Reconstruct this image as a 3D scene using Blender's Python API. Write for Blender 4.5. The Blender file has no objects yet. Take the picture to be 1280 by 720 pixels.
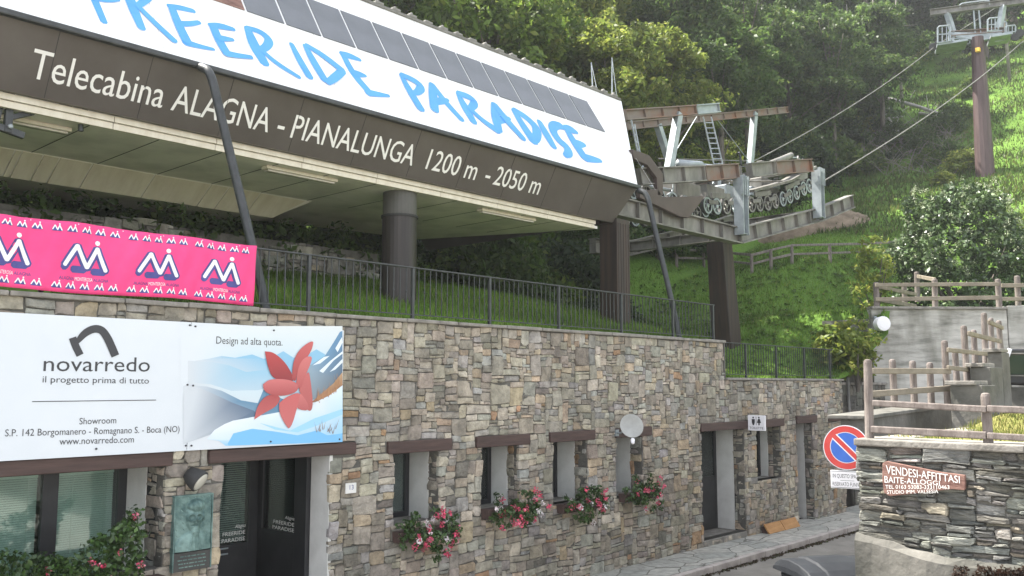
import bpy, bmesh, math, random
import numpy as np
from mathutils import Vector, Matrix
random.seed(7); rng = np.random.default_rng(11)
S = bpy.context.scene
COL = S.collection
# ------------------------------------------------------------------ camera, sky, sun, exposure
F0, VX, VY, H = 1130.0, 1692.0, 481.0, 3.3
TH = math.atan((VY-360)/F0)
YAW = math.atan((VX-640)/(F0*math.cos(TH)+(VY-360)*math.sin(TH)))
CAMD = 9.992
cam_d = bpy.data.cameras.new('camera'); cam = bpy.data.objects.new('camera', cam_d); COL.objects.link(cam)
cam.location = (0, -CAMD, H); cam.rotation_euler = (math.pi/2+TH, 0, YAW-math.pi/2)
cam_d.sensor_width = 36; cam_d.lens = F0/1280*36; cam_d.clip_end = 1000; cam_d.clip_start = .1
S.camera = cam
SUN_EL, SUN_AZ = math.radians(57), math.radians(106)    # azimuth of the sun measured from +X towards +Y
w = bpy.data.worlds.new('World'); S.world = w; w.use_nodes = True
nt = w.node_tree; bg = nt.nodes['Background']
sky = nt.nodes.new('ShaderNodeTexSky'); sky.sky_type = 'NISHITA'; sky.sun_disc = False
sky.sun_elevation = SUN_EL; sky.sun_rotation = math.pi/2-SUN_AZ
sky.air_density = 1.0; sky.dust_density = 2.5; sky.ozone_density = 1.0; sky.altitude = 1200
hs = nt.nodes.new('ShaderNodeHueSaturation'); hs.inputs['Saturation'].default_value = .28     # thin milky cloud: a paler sky
nt.links.new(sky.outputs[0], hs.inputs['Color']); nt.links.new(hs.outputs[0], bg.inputs[0]); bg.inputs[1].default_value = 0.15
sd = bpy.data.lights.new('sun', 'SUN'); sd.energy = 5.0; sd.angle = math.radians(.5); sd.color = (1, .95, .86)
so = bpy.data.objects.new('sun', sd); COL.objects.link(so); so.location = (0, 30, 60)
sv = Vector((math.cos(SUN_AZ)*math.cos(SUN_EL), math.sin(SUN_AZ)*math.cos(SUN_EL), math.sin(SUN_EL)))
so.rotation_euler = sv.to_track_quat('Z', 'Y').to_euler()
S.view_settings.view_transform = 'Standard'; S.view_settings.look = 'None'; S.view_settings.gamma = 1
S.view_settings.use_curve_mapping = False; S.view_settings.exposure = 1.87
S.render.engine = 'CYCLES'
S.cycles.max_bounces = 8; S.cycles.transparent_max_bounces = 8
# ------------------------------------------------------------------ measuring helpers (image point of the photo + known plane -> metres)
cT, sT = math.cos(TH), math.sin(TH); cY, sY = math.cos(YAW), math.sin(YAW)
CAM = np.array([0, -CAMD, H])
def ray(px, py):
    r = px-640; u = 360-py; Fw = F0*cT-u*sT
    return np.array([r*sY+Fw*cY, -r*cY+Fw*sY, u*cT+F0*sT])
def onY(px, py, Y): d = ray(px, py); return CAM+d*((Y+CAMD)/d[1])
def onX(px, py, X): d = ray(px, py); return CAM+d*(X/d[0])
def onZ(px, py, Z): d = ray(px, py); return CAM+d*((Z-H)/d[2])
def atd(px, py, D): return CAM+ray(px, py)*(D/F0)
def onpl(px, py, p0, n):
    d = ray(px, py); return CAM+d*(np.dot(np.array(p0)-CAM, n)/np.dot(d, n))
# ------------------------------------------------------------------ materials
def mat(name, c1, c2=None, scale=4.0, rough=.7, bump=0.0, bscale=None, metal=0.0, attr=False, stretch=None,
        trans=0.0, spec=.5, c3=None, bdist=.02, detail=6, stain=0.0):
    m = bpy.data.materials.new(name); m.use_nodes = True; n = m.node_tree.nodes; L = m.node_tree.links
    b = n['Principled BSDF']; b.inputs['Roughness'].default_value = rough; b.inputs['Metallic'].default_value = metal
    b.inputs['Specular IOR Level'].default_value = spec
    tc = n.new('ShaderNodeTexCoord'); mp = n.new('ShaderNodeMapping'); L.new(tc.outputs['Object'], mp.inputs[0])
    if stretch: mp.inputs['Scale'].default_value = stretch
    out = None
    if c2 is not None:
        nz = n.new('ShaderNodeTexNoise'); nz.inputs['Scale'].default_value = scale; nz.inputs['Detail'].default_value = detail
        nz.inputs['Roughness'].default_value = .62
        L.new(mp.outputs[0], nz.inputs['Vector'])
        rp = n.new('ShaderNodeValToRGB'); e = rp.color_ramp.elements
        e[0].position = .32; e[0].color = (*c1, 1); e[1].position = .68; e[1].color = (*c2, 1)
        if c3: q = e.new(.5); q.color = (*c3, 1)
        L.new(nz.outputs['Fac'], rp.inputs[0]); out = rp.outputs[0]
    if attr:
        a = n.new('ShaderNodeAttribute'); a.attribute_name = 'Col'
        if out is None: out = a.outputs['Color']
        else:
            mx = n.new('ShaderNodeMix'); mx.data_type = 'RGBA'; mx.blend_type = 'MULTIPLY'; mx.inputs[0].default_value = 1
            L.new(out, mx.inputs[6]); L.new(a.outputs['Color'], mx.inputs[7]); out = mx.outputs[2]
    if stain:
        sn_ = n.new('ShaderNodeTexNoise'); sn_.inputs['Scale'].default_value = 1.0; sn_.inputs['Detail'].default_value = 7
        m5 = n.new('ShaderNodeMapping'); m5.inputs['Scale'].default_value = (1.3, 1.3, .45); L.new(tc.outputs['Object'], m5.inputs[0]); L.new(m5.outputs[0], sn_.inputs['Vector'])
        r5 = n.new('ShaderNodeValToRGB'); q5 = r5.color_ramp.elements; q5[0].position = .36; q5[0].color = (1-stain, 1-stain, 1-stain*1.1, 1); q5[1].position = .56; q5[1].color = (1.04, 1.03, 1.01, 1)
        L.new(sn_.outputs['Fac'], r5.inputs[0]); x5 = n.new('ShaderNodeMix'); x5.data_type = 'RGBA'; x5.blend_type = 'MULTIPLY'; x5.inputs[0].default_value = 1
        L.new(out, x5.inputs[6]); L.new(r5.outputs[0], x5.inputs[7]); out = x5.outputs[2]
    if out is not None: L.new(out, b.inputs['Base Color'])
    else: b.inputs['Base Color'].default_value = (*c1, 1)
    if bump:
        bn = n.new('ShaderNodeTexNoise'); bn.inputs['Scale'].default_value = bscale or scale*6; bn.inputs['Detail'].default_value = 8
        L.new(mp.outputs[0], bn.inputs['Vector'])
        bp = n.new('ShaderNodeBump'); bp.inputs['Strength'].default_value = bump; bp.inputs['Distance'].default_value = bdist
        L.new(bn.outputs['Fac'], bp.inputs['Height']); L.new(bp.outputs[0], b.inputs['Normal'])
    if trans:
        t = n.new('ShaderNodeBsdfTranslucent'); ms = n.new('ShaderNodeMixShader'); ms.inputs[0].default_value = trans
        o = n['Material Output']
        if out is not None: L.new(out, t.inputs[0])
        else: t.inputs[0].default_value = (*c1, 1)
        L.new(b.outputs[0], ms.inputs[1]); L.new(t.outputs[0], ms.inputs[2]); L.new(ms.outputs[0], o.inputs[0])
    return m
def streaky(name, c1, c2, sx=6, sz=.5, rough=.6, metal=0, bump=.05, mixscale=1.2):
    return mat(name, c1, c2, scale=mixscale, rough=rough, metal=metal, bump=bump, bscale=20, stretch=(sx, sx, sz))
def glass(name, tint=(.02, .03, .03), rough=.05):
    m = bpy.data.materials.new(name); m.use_nodes = True; n = m.node_tree.nodes; L = m.node_tree.links
    g = n.new('ShaderNodeBsdfGlossy'); g.inputs['Roughness'].default_value = rough; g.inputs[0].default_value = (.8, .85, .85, 1)
    t = n.new('ShaderNodeBsdfTransparent'); t.inputs[0].default_value = (.86, .93, .9, 1)
    fr = n.new('ShaderNodeFresnel'); fr.inputs[0].default_value = 1.5
    ad = n.new('ShaderNodeMath'); ad.operation = 'MULTIPLY_ADD'; ad.inputs[1].default_value = 1.3; ad.inputs[2].default_value = .05
    L.new(fr.outputs[0], ad.inputs[0])
    ms = n.new('ShaderNodeMixShader'); L.new(ad.outputs[0], ms.inputs[0]); L.new(t.outputs[0], ms.inputs[1]); L.new(g.outputs[0], ms.inputs[2])
    L.new(ms.outputs[0], n['Material Output'].inputs[0]); return m
M = dict(
    stone=mat('wall_stone', (.62, .6, .57), (1.32, 1.27, 1.19), scale=7, rough=.9, bump=1.0, bscale=22, attr=True, bdist=.03, detail=10, stain=.28),
    slate=mat('slate_stone', (.35, .37, .37), (1.3, 1.28, 1.22), scale=5, rough=.85, bump=1.0, bscale=12, attr=True, stretch=(1, 1, 4), bdist=.05, detail=10, stain=.4),
    mortar=mat('mortar', (.07, .066, .058), (.145, .137, .12), scale=5, rough=.95, bump=.6, bscale=40),
    coping=mat('coping_stone', (.14, .13, .115), (.3, .28, .25), scale=5, rough=.9, bump=.5),
    plaster=mat('white_plaster', (.6, .59, .56), (.74, .73, .7), scale=2.5, rough=.9, bump=.15, bscale=30),
    lintel=mat('lintel_timber', (.045, .026, .022), (.085, .05, .042), scale=2, rough=.7, bump=.3, stretch=(.6, 8, 8)),
    frame=mat('dark_frame', (.018, .018, .02), (.03, .03, .032), scale=3, rough=.45),
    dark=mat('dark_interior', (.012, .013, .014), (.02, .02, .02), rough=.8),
    glass=glass('window_glass'),
    blind=mat('blind_slat', (.66, .76, .7), (.76, .82, .76), scale=3, rough=.5),
    guard=mat('brown_guard', (.045, .03, .026), (.075, .052, .045), scale=1.5, rough=.6),
    fascia=mat('brown_sheet', (.075, .064, .057), (.105, .093, .084), scale=.9, rough=.42, metal=.25, bump=.03, bscale=2),
    pillar=streaky('pillar_brown', (.018, .014, .013), (.04, .032, .028), rough=.5, metal=.2),
    rustpillar=streaky('pillar_brown_rusty', (.02, .016, .014), (.06, .038, .028), sx=9, sz=.35, rough=.6, metal=.1),
    white=mat('white_sheet', (.74, .74, .73), (.84, .84, .84), scale=.8, rough=.45, stretch=(3, .4, .4), detail=8, c3=(.81, .81, .81)),
    collar=mat('pillar_head_paint', (.06, .058, .05), (.09, .086, .075), scale=1.5, rough=.6),
    signblue=mat('blue_paint', (.055, .29, .72), (.075, .34, .78), scale=3, rough=.5),
    panel=mat('roof_panel', (.075, .085, .1), (.12, .13, .15), scale=1.2, rough=.35, detail=8),
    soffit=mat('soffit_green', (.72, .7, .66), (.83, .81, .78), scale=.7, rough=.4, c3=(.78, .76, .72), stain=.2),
    cream=mat('cream_board', (.6, .54, .43), (.74, .69, .58), scale=1.6, rough=.65, stretch=(3, .6, 1)),
    seam=mat('seam_dark', (.03, .03, .028), rough=.8),
    iron=mat('grey_iron', (.035, .038, .04), (.06, .064, .066), scale=6, rough=.5, metal=.3),
    galv=mat('galvanised_steel', (.24, .27, .29), (.38, .42, .44), scale=3, rough=.5, metal=.35, bump=.05),
    galvd=mat('weathered_steel', (.1, .095, .085), (.25, .24, .22), scale=2.2, rough=.6, metal=.25, stretch=(1, 1, .5)),
    rust=mat('rusty_beam', (.19, .175, .155), (.2, .095, .05), scale=1.3, rough=.7, c3=(.17, .13, .105), detail=10),
    rubber=mat('black_rubber', (.02, .02, .02), (.04, .04, .04), rough=.7),
    text=mat('white_letter', (.8, .79, .76), rough=.5),
    ink=mat('dark_ink', (.035, .035, .04), rough=.5),
    pink=mat('pink_cloth', (.78, .045, .2), (.86, .07, .25), scale=1.6, rough=.75),
    navy=mat('navy_print', (.045, .05, .2), (.08, .08, .28), scale=3, rough=.7),
    whitep=mat('white_print', (.8, .79, .82), rough=.7),
    board=mat('white_board', (.6, .64, .68), (.65, .685, .72), scale=.8, rough=.4),
    printm=mat('board_print', (1, 1, 1), rough=.4, attr=True),
    bronze=mat('bronze_green', (.05, .105, .1), (.22, .33, .3), scale=6, rough=.55, metal=.35, bump=.3, bscale=30),
    bronzed=mat('bronze_dark', (.05, .05, .05), (.085, .085, .08), scale=5, rough=.5, metal=.4, bump=.2),
    lamp=mat('lamp_lens', (.5, .47, .4), (.6, .57, .5), scale=6, rough=.2),
    leaf=mat('leaf', (.75, .8, .7), (1.25, 1.2, 1.1), scale=.7, rough=.5, attr=True, trans=.6, spec=.4),
    leafg=mat('glossy_leaf', (.8, .85, .8), (1.2, 1.2, 1.15), scale=1.5, rough=.38, attr=True, trans=.15, spec=.5),
    twig=mat('grey_twig', (.13, .12, .1), (.26, .24, .21), scale=2, rough=.95),
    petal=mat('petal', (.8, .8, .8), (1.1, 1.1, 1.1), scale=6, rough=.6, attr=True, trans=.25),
    bark=mat('bark', (.07, .06, .05), (.16, .14, .12), scale=3, rough=.95, bump=.6, stretch=(3, 3, .6)),
    deadwood=mat('dead_wood', (.26, .25, .23), (.42, .4, .37), scale=3, rough=.9, bump=.4),
    fence=mat('weathered_wood', (.1, .08, .07), (.25, .215, .195), scale=2.2, rough=.85, bump=.4, bscale=30, stretch=(4, 4, 1.2)),
    rail=mat('weathered_rail', (.15, .125, .095), (.29, .25, .19), scale=2.2, rough=.85, bump=.4, bscale=30),
    concrete=mat('board_concrete', (.2, .2, .18), (.52, .51, .48), scale=1.5, rough=.9, bump=.5, bscale=9, stretch=(.55, .55, 3.0), c3=(.4, .39, .365), detail=10, stain=.45),
    conc2=mat('mossy_concrete', (.065, .065, .055), (.2, .19, .17), scale=1.3, rough=.95, bump=.6, bscale=14, c3=(.13, .125, .11)),
    block=mat('dark_masonry', (.09, .09, .08), (.17, .165, .15), scale=3, rough=.95, bump=.5),
    asphalt=mat('asphalt', (.17, .155, .14), (.29, .27, .24), scale=1.4, rough=.95, bump=.6, bscale=120, c3=(.23, .215, .19), bdist=.006),
    kerb=mat('kerb_stone', (.32, .28, .26), (.52, .47, .44), scale=3, rough=.9, bump=.3),
    kerbside=mat('kerb_side', (.07, .05, .042), (.12, .09, .075), scale=4, rough=.9),
    binp=mat('bin_plastic', (.012, .014, .018), (.022, .025, .03), scale=4, rough=.6, spec=.3),
    plank=mat('orange_plank', (.34, .16, .05), (.5, .27, .1), scale=2.5, rough=.7, stretch=(1, 5, 5), bump=.2),
    red=mat('sign_red', (.55, .035, .03), (.6, .06, .05), scale=5, rough=.4),
    blue=mat('sign_blue', (.025, .12, .5), (.03, .14, .55), scale=5, rough=.4),
    redwood=mat('worn_red_board', (.12, .055, .045), (.26, .15, .12), scale=4, rough=.85, bump=.4, stretch=(1, 1, 5)),
    dish=mat('dish_grey', (.3, .3, .28), (.38, .38, .36), scale=5, rough=.5),
    soil=mat('soil', (.1, .075, .05), (.22, .17, .12), scale=2, rough=1, bump=.6),
    yellow=mat('yellow_plate', (.75, .45, .05), rough=.5),
    purple=streaky('tower_brown', (.06, .035, .035), (.11, .07, .068), rough=.55, metal=.15),
)
# grass ground: layered noise, no light painted in
def ground_mat(name, cols, s1, s2, rough=1.0):
    m = bpy.data.materials.new(name); m.use_nodes = True; n = m.node_tree.nodes; L = m.node_tree.links; b = n['Principled BSDF']
    b.inputs['Roughness'].default_value = rough; b.inputs['Specular IOR Level'].default_value = .1
    tc = n.new('ShaderNodeTexCoord')
    a = n.new('ShaderNodeTexNoise'); a.inputs['Scale'].default_value = s1; a.inputs['Detail'].default_value = 8
    c = n.new('ShaderNodeTexNoise'); c.inputs['Scale'].default_value = s2; c.inputs['Detail'].default_value = 5
    L.new(tc.outputs['Object'], a.inputs[0]); L.new(tc.outputs['Object'], c.inputs[0])
    mm = n.new('ShaderNodeMath'); mm.operation = 'MULTIPLY_ADD'; mm.inputs[1].default_value = .45
    L.new(c.outputs['Fac'], mm.inputs[0])
    m2 = n.new('ShaderNodeMath'); m2.operation = 'MULTIPLY'; m2.inputs[1].default_value = .55
    L.new(a.outputs['Fac'], m2.inputs[0]); L.new(m2.outputs[0], mm.inputs[2])
    rp = n.new('ShaderNodeValToRGB'); e = rp.color_ramp.elements
    e[0].position = .36; e[0].color = (*cols[0], 1); e[1].position = .64; e[1].color = (*cols[2], 1)
    q = e.new(.5); q.color = (*cols[1], 1)
    L.new(mm.outputs[0], rp.inputs[0]); L.new(rp.outputs[0], b.inputs['Base Color'])
    bp = n.new('ShaderNodeBump'); bp.inputs['Strength'].default_value = .8; bp.inputs['Distance'].default_value = .08
    L.new(c.outputs['Fac'], bp.inputs['Height']); L.new(bp.outputs[0], b.inputs['Normal'])
    return m
M['grass'] = ground_mat('grass_ground', [(.065, .115, .021), (.095, .175, .03), (.125, .215, .04)], .35, 9)
M['drygrass'] = ground_mat('dry_grass_ground', [(.09, .11, .025), (.17, .17, .05), (.26, .23, .09)], .8, 12)
M['forestfloor'] = ground_mat('forest_floor', [(.02, .025, .01), (.035, .045, .015), (.06, .06, .025)], .3, 6)
def flag_mat():
    m = bpy.data.materials.new('flagstone'); m.use_nodes = True; n = m.node_tree.nodes; L = m.node_tree.links; b = n['Principled BSDF']
    b.inputs['Roughness'].default_value = .75
    tc = n.new('ShaderNodeTexCoord'); nz = n.new('ShaderNodeTexNoise'); nz.inputs['Scale'].default_value = 3
    mx = n.new('ShaderNodeMix'); mx.data_type = 'RGBA'; mx.inputs[0].default_value = .1
    L.new(tc.outputs['Object'], nz.inputs[0]); L.new(tc.outputs['Object'], mx.inputs[6]); L.new(nz.outputs['Color'], mx.inputs[7])
    mp = n.new('ShaderNodeMapping'); mp.inputs['Scale'].default_value = (1.5, 2.3, 0); L.new(mx.outputs[2], mp.inputs[0])
    v = n.new('ShaderNodeTexVoronoi'); v.feature = 'F1'; v.inputs['Scale'].default_value = 1.0
    e = n.new('ShaderNodeTexVoronoi'); e.feature = 'DISTANCE_TO_EDGE'; e.inputs['Scale'].default_value = 1.0
    L.new(mp.outputs[0], v.inputs['Vector']); L.new(mp.outputs[0], e.inputs['Vector'])
    sp = n.new('ShaderNodeSeparateColor'); L.new(v.outputs['Color'], sp.inputs[0])
    rp = n.new('ShaderNodeValToRGB'); q = rp.color_ramp.elements
    q[0].color = (.33, .335, .315, 1); q[1].color = (.47, .455, .42, 1); L.new(sp.outputs[0], rp.inputs[0])
    n2 = n.new('ShaderNodeTexNoise'); n2.inputs['Scale'].default_value = 7; n2.inputs['Detail'].default_value = 8; L.new(tc.outputs['Object'], n2.inputs[0])
    r2 = n.new('ShaderNodeValToRGB'); r2.color_ramp.elements[0].position = .3; r2.color_ramp.elements[1].position = .7
    r2.color_ramp.elements[0].color = (.7, .7, .68, 1); r2.color_ramp.elements[1].color = (1.2, 1.2, 1.17, 1); L.new(n2.outputs['Fac'], r2.inputs[0])
    m2 = n.new('ShaderNodeMix'); m2.data_type = 'RGBA'; m2.blend_type = 'MULTIPLY'; m2.inputs[0].default_value = 1
    L.new(rp.outputs[0], m2.inputs[6]); L.new(r2.outputs[0], m2.inputs[7])
    st = n.new('ShaderNodeMath'); st.operation = 'GREATER_THAN'; st.inputs[1].default_value = .018; L.new(e.outputs['Distance'], st.inputs[0])
    m3 = n.new('ShaderNodeMix'); m3.data_type = 'RGBA'; m3.inputs[6].default_value = (.15, .145, .125, 1)
    L.new(st.outputs[0], m3.inputs[0]); L.new(m2.outputs[2], m3.inputs[7]); L.new(m3.outputs[2], b.inputs['Base Color'])
    bp = n.new('ShaderNodeBump'); bp.inputs['Strength'].default_value = .6; bp.inputs['Distance'].default_value = .01
    ad = n.new('ShaderNodeMath'); ad.operation = 'ADD'; L.new(st.outputs[0], ad.inputs[0]); L.new(n2.outputs['Fac'], ad.inputs[1])
    L.new(ad.outputs[0], bp.inputs['Height']); L.new(bp.outputs[0], b.inputs['Normal'])
    return m
M['flag'] = flag_mat()
# ------------------------------------------------------------------ mesh helpers
WORG = {}
def V3(p): return Vector((float(p[0]), float(p[1]), float(p[2])))
class MB:
    def __init__(s): s.v = []; s.f = []; s.c = []; s.cur = None
    def add(s, vs, fs, col=None):
        b = len(s.v); s.v += [V3(v) for v in vs]; s.f += [tuple(b+i for i in f) for f in fs]; s.c += [col or s.cur]*len(fs); return s
    def bx(s, x0, x1, y0, y1, z0, z1, col=None):
        return s.add([(x0,y0,z0),(x1,y0,z0),(x1,y1,z0),(x0,y1,z0),(x0,y0,z1),(x1,y0,z1),(x1,y1,z1),(x0,y1,z1)],
                     [(0,3,2,1),(4,5,6,7),(0,1,5,4),(1,2,6,5),(2,3,7,6),(3,0,4,7)], col)
    def beam(s, p, q, w, h, up=(0,0,1), col=None):      # rectangular bar from p to q; w sideways, h along up
        p, q = V3(p), V3(q); d = (q-p).normalized(); sd_ = d.cross(Vector(up)).normalized(); u = sd_.cross(d)
        vs = [o+sd_*a*w/2+u*b*h/2 for o in (p, q) for a, b in ((-1,-1),(1,-1),(1,1),(-1,1))]
        return s.add(vs, [(0,1,2,3),(7,6,5,4),(0,4,5,1),(1,5,6,2),(2,6,7,3),(3,7,4,0)], col)
    def ibeam(s, p, q, w, h, t=.03, up=(0,0,1)):
        p, q = V3(p), V3(q); d = (q-p).normalized(); sd_ = d.cross(Vector(up)).normalized(); u = sd_.cross(d)
        s.beam(p, q, t, h-2*t, up); s.beam(p+u*(h/2-t/2), q+u*(h/2-t/2), w, t, up); s.beam(p-u*(h/2-t/2), q-u*(h/2-t/2), w, t, up)
        L = (q-p).length; n = max(1, int(L/.9))
        for i in range(n+1):
            c = p+d*(L*(i+.02)/(n+.04)); s.beam(c-u*(h/2-t), c+u*(h/2-t), w*.8, .02, up=d)
        return s
    def tube(s, pts, r, n=8, caps=True, col=None):
        pts = [V3(p) for p in pts]; rs = r if isinstance(r, (list, tuple)) else [r]*len(pts)
        vs = []; ref = None
        for i, p in enumerate(pts):
            d = (pts[min(i+1, len(pts)-1)]-pts[max(i-1, 0)]).normalized()
            if ref is None: ref = d.orthogonal().normalized()
            ref = (ref-d*ref.dot(d)); ref = ref.normalized() if ref.length > 1e-5 else d.orthogonal().normalized()
            b = d.cross(ref)
            for k in range(n):
                a = 2*math.pi*k/n; vs.append(p+(ref*math.cos(a)+b*math.sin(a))*rs[i])
        fs = [(i*n+k, i*n+(k+1) % n, (i+1)*n+(k+1) % n, (i+1)*n+k) for i in range(len(pts)-1) for k in range(n)]
        if caps: fs += [tuple(range(n-1, -1, -1)), tuple((len(pts)-1)*n+k for k in range(n))]
        return s.add(vs, fs, col)
    def prism(s, poly, vec, col=None):
        n = len(poly); vec = V3(vec); a = [V3(p) for p in poly]; b = [p+vec for p in a]
        return s.add(a+b, [tuple(range(n-1, -1, -1)), tuple(range(n, 2*n))]+[(i, (i+1) % n, n+(i+1) % n, n+i) for i in range(n)], col)
    def lathe(s, c, axis, prof, n=20, col=None):        # prof: (radius, height) along axis
        axis = V3(axis).normalized(); a = axis.orthogonal().normalized(); b = axis.cross(a); c = V3(c); vs = []
        for r, h in prof:
            for k in range(n):
                t = 2*math.pi*k/n; vs.append(c+axis*h+(a*math.cos(t)+b*math.sin(t))*r)
        m = len(prof)
        fs = [(i*n+k, i*n+(k+1) % n, (i+1)*n+(k+1) % n, (i+1)*n+k) for i in range(m-1) for k in range(n)]
        fs += [tuple(range(n-1, -1, -1)), tuple((m-1)*n+k for k in range(n))]
        return s.add(vs, fs, col)
    def build(s, name, m, parent=None, bevel=0.0, smooth=False, seg=2):
        me = bpy.data.meshes.new(name)
        xs = np.array([tuple(v) for v in s.v]); lo, hi = xs.min(0), xs.max(0)
        org = (lo+hi)/2
        if parent is None: org[2] = lo[2]
        me.from_pydata([tuple(x) for x in xs-org], [], s.f)
        me.materials.append(M[m] if isinstance(m, str) else m)
        if any(c is not None for c in s.c):
            at = me.color_attributes.new('Col', 'FLOAT_COLOR', 'CORNER')
            cc = np.ones((len(me.loops), 4), np.float32); k = 0
            for f, c in zip(s.f, s.c):
                if c is not None:
                    if isinstance(c[0], (tuple, list)):
                        for j in range(len(f)): cc[k+j, :3] = c[j]
                    else: cc[k:k+len(f), :3] = c
                k += len(f)
            at.data.foreach_set('color', cc.ravel())
        me.update()
        if smooth: me.polygons.foreach_set('use_smooth', [True]*len(me.polygons))
        return link(name, me, org, parent, bevel, seg)
def link(name, me, org, parent, bevel=0, seg=2):
    o = bpy.data.objects.new(name, me); COL.objects.link(o)
    po = WORG[parent.name] if parent else np.zeros(3)
    o.location = tuple(np.array(org)-po); WORG[o.name] = np.array(org, float)
    if parent: o.parent = parent
    if bevel:
        b = o.modifiers.new('bevel', 'BEVEL'); b.width = bevel; b.segments = seg; b.limit_method = 'ANGLE'; b.angle_limit = math.radians(40)
    return o
def thing(name, label, cat, loc, group=None):
    o = bpy.data.objects.new(name, None); COL.objects.link(o); o.empty_display_size = .2
    o.location = tuple(map(float, loc)); WORG[o.name] = np.array(loc, float); return tag(o, label, cat, group)
def tag(o, label, cat, group=None, kind=None):
    if label: o['label'] = label
    if cat: o['category'] = cat
    if group: o['group'] = group
    if kind: o['kind'] = kind
    return o
def struct(o): o['kind'] = 'structure'; return o
def dup(root, loc, rot=0, sc=1, label=None):
    def cp(o, par):
        c = o.copy(); COL.objects.link(c); c.parent = par
        for ch in o.children: cp(ch, c)
        return c
    r = cp(root, None); r.location = tuple(map(float, loc)); r.rotation_euler = (0, 0, rot); r.scale = (sc,)*3 if not isinstance(sc, tuple) else sc
    if label: r['label'] = label
    return r
def np_mesh(name, V, Q, C, m, parent=None, org=None):
    """V (n,3) vertices, Q (k,4) or (k,3) faces, C (k,3) face colours"""
    me = bpy.data.meshes.new(name); k, s = Q.shape
    org = V.mean(0) if org is None else np.array(org, float)
    me.vertices.add(len(V)); me.vertices.foreach_set('co', (V-org).astype(np.float32).ravel())
    me.loops.add(k*s); me.loops.foreach_set('vertex_index', Q.astype(np.int32).ravel())
    me.polygons.add(k); me.polygons.foreach_set('loop_start', np.arange(0, k*s, s, dtype=np.int32))
    me.polygons.foreach_set('loop_total', np.full(k, s, np.int32))
    at = me.color_attributes.new('Col', 'FLOAT_COLOR', 'CORNER')
    cc = np.ones((k*s, 4), np.float32); cc[:, :3] = np.repeat(C, s, axis=0); at.data.foreach_set('color', cc.ravel())
    me.update(calc_edges=True); me.validate(); me.materials.append(M[m])
    return link(name, me, org, parent)
_fc = {}
def text_mesh(txt, shear=0.0):
    k = (txt, shear)
    if k not in _fc:
        cu = bpy.data.curves.new('t', 'FONT'); cu.body = txt; cu.resolution_u = 3; cu.shear = shear
        o = bpy.data.objects.new('t', cu); COL.objects.link(o)
        dg = bpy.context.evaluated_depsgraph_get(); dg.update()
        me = bpy.data.meshes.new_from_object(o.evaluated_get(dg))
        v = np.array([tuple(x.co) for x in me.vertices]).reshape(-1, 3); f = [tuple(p.vertices) for p in me.polygons]
        bpy.data.objects.remove(o); bpy.data.curves.remove(cu); bpy.data.meshes.remove(me)
        _fc[k] = (v, f)
    return _fc[k]
CAP = None
def put_text(mb, txt, u0, u1, v0, cap, at, thick=None, shear=0.0, bold=0.0, col=None):
    """letters between u0 and u1 on baseline v0 with capital height cap; at(u, v, w) gives the point w metres off the surface"""
    global CAP
    if CAP is None: h = text_mesh('H')[0]; CAP = h[:, 1].max()-h[:, 1].min()
    v, f = text_mesh(txt, shear); a, b = v[:, 0].min(), v[:, 0].max()
    t = (v[:, 0]-a)/(b-a)*(u1-u0)+u0; r = v[:, 1]/CAP*cap+v0
    n = len(v)
    P = [at(t[i], r[i], thick or .003) for i in range(n)]
    mb.add(P, f, col)
    if thick:                                    # side walls of raised letters
        from collections import Counter
        ed = Counter()
        for q in f:
            for i in range(len(q)): ed[tuple(sorted((q[i], q[(i+1) % len(q)])))] += 1
        for (i, j), c in ed.items():
            if c == 1: mb.add([P[i], P[j], at(t[j], r[j], 0), at(t[i], r[i], 0)], [(0, 1, 2, 3)], col)
def stroke(mb, pts, at, off=.004, col=None, thick=.003, cap=True):
    """brush stroke: pts = (u, v, width); a slightly raised flat shape on a surface"""
    P = np.array([(p[0], p[1]) for p in pts], float); W = [p[2]/2 for p in pts]; n = len(P); L = []; R = []
    for i in range(n):
        d = P[min(i+1, n-1)]-P[max(i-1, 0)]; d = d/np.linalg.norm(d); nn = np.array([-d[1], d[0]])
        if i == 0 and cap: L.append(P[0]-d*W[0]*.6+nn*W[0]*.45); R.append(P[0]-d*W[0]*.6-nn*W[0]*.45)
        L.append(P[i]+nn*W[i]); R.append(P[i]-nn*W[i])
        if i == n-1 and cap: L.append(P[i]+d*W[i]*.6+nn*W[i]*.45); R.append(P[i]+d*W[i]*.6-nn*W[i]*.45)
    k = len(L); vs = [at(*p, off) for p in L]+[at(*p, off) for p in R]
    mb.add(vs, [(i, i+1, k+i+1, k+i) for i in range(k-1)], col)
def rounded(pts, r=.3, n=4):
    """Chaikin-smoothed polyline"""
    for _ in range(n-2):
        q = [pts[0]]
        for a, b in zip(pts[:-1], pts[1:]):
            q += [tuple(x*(1-r)+y*r for x, y in zip(a, b)), tuple(x*r+y*(1-r) for x, y in zip(a, b))]
        pts = q+[pts[-1]]
    return pts
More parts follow.
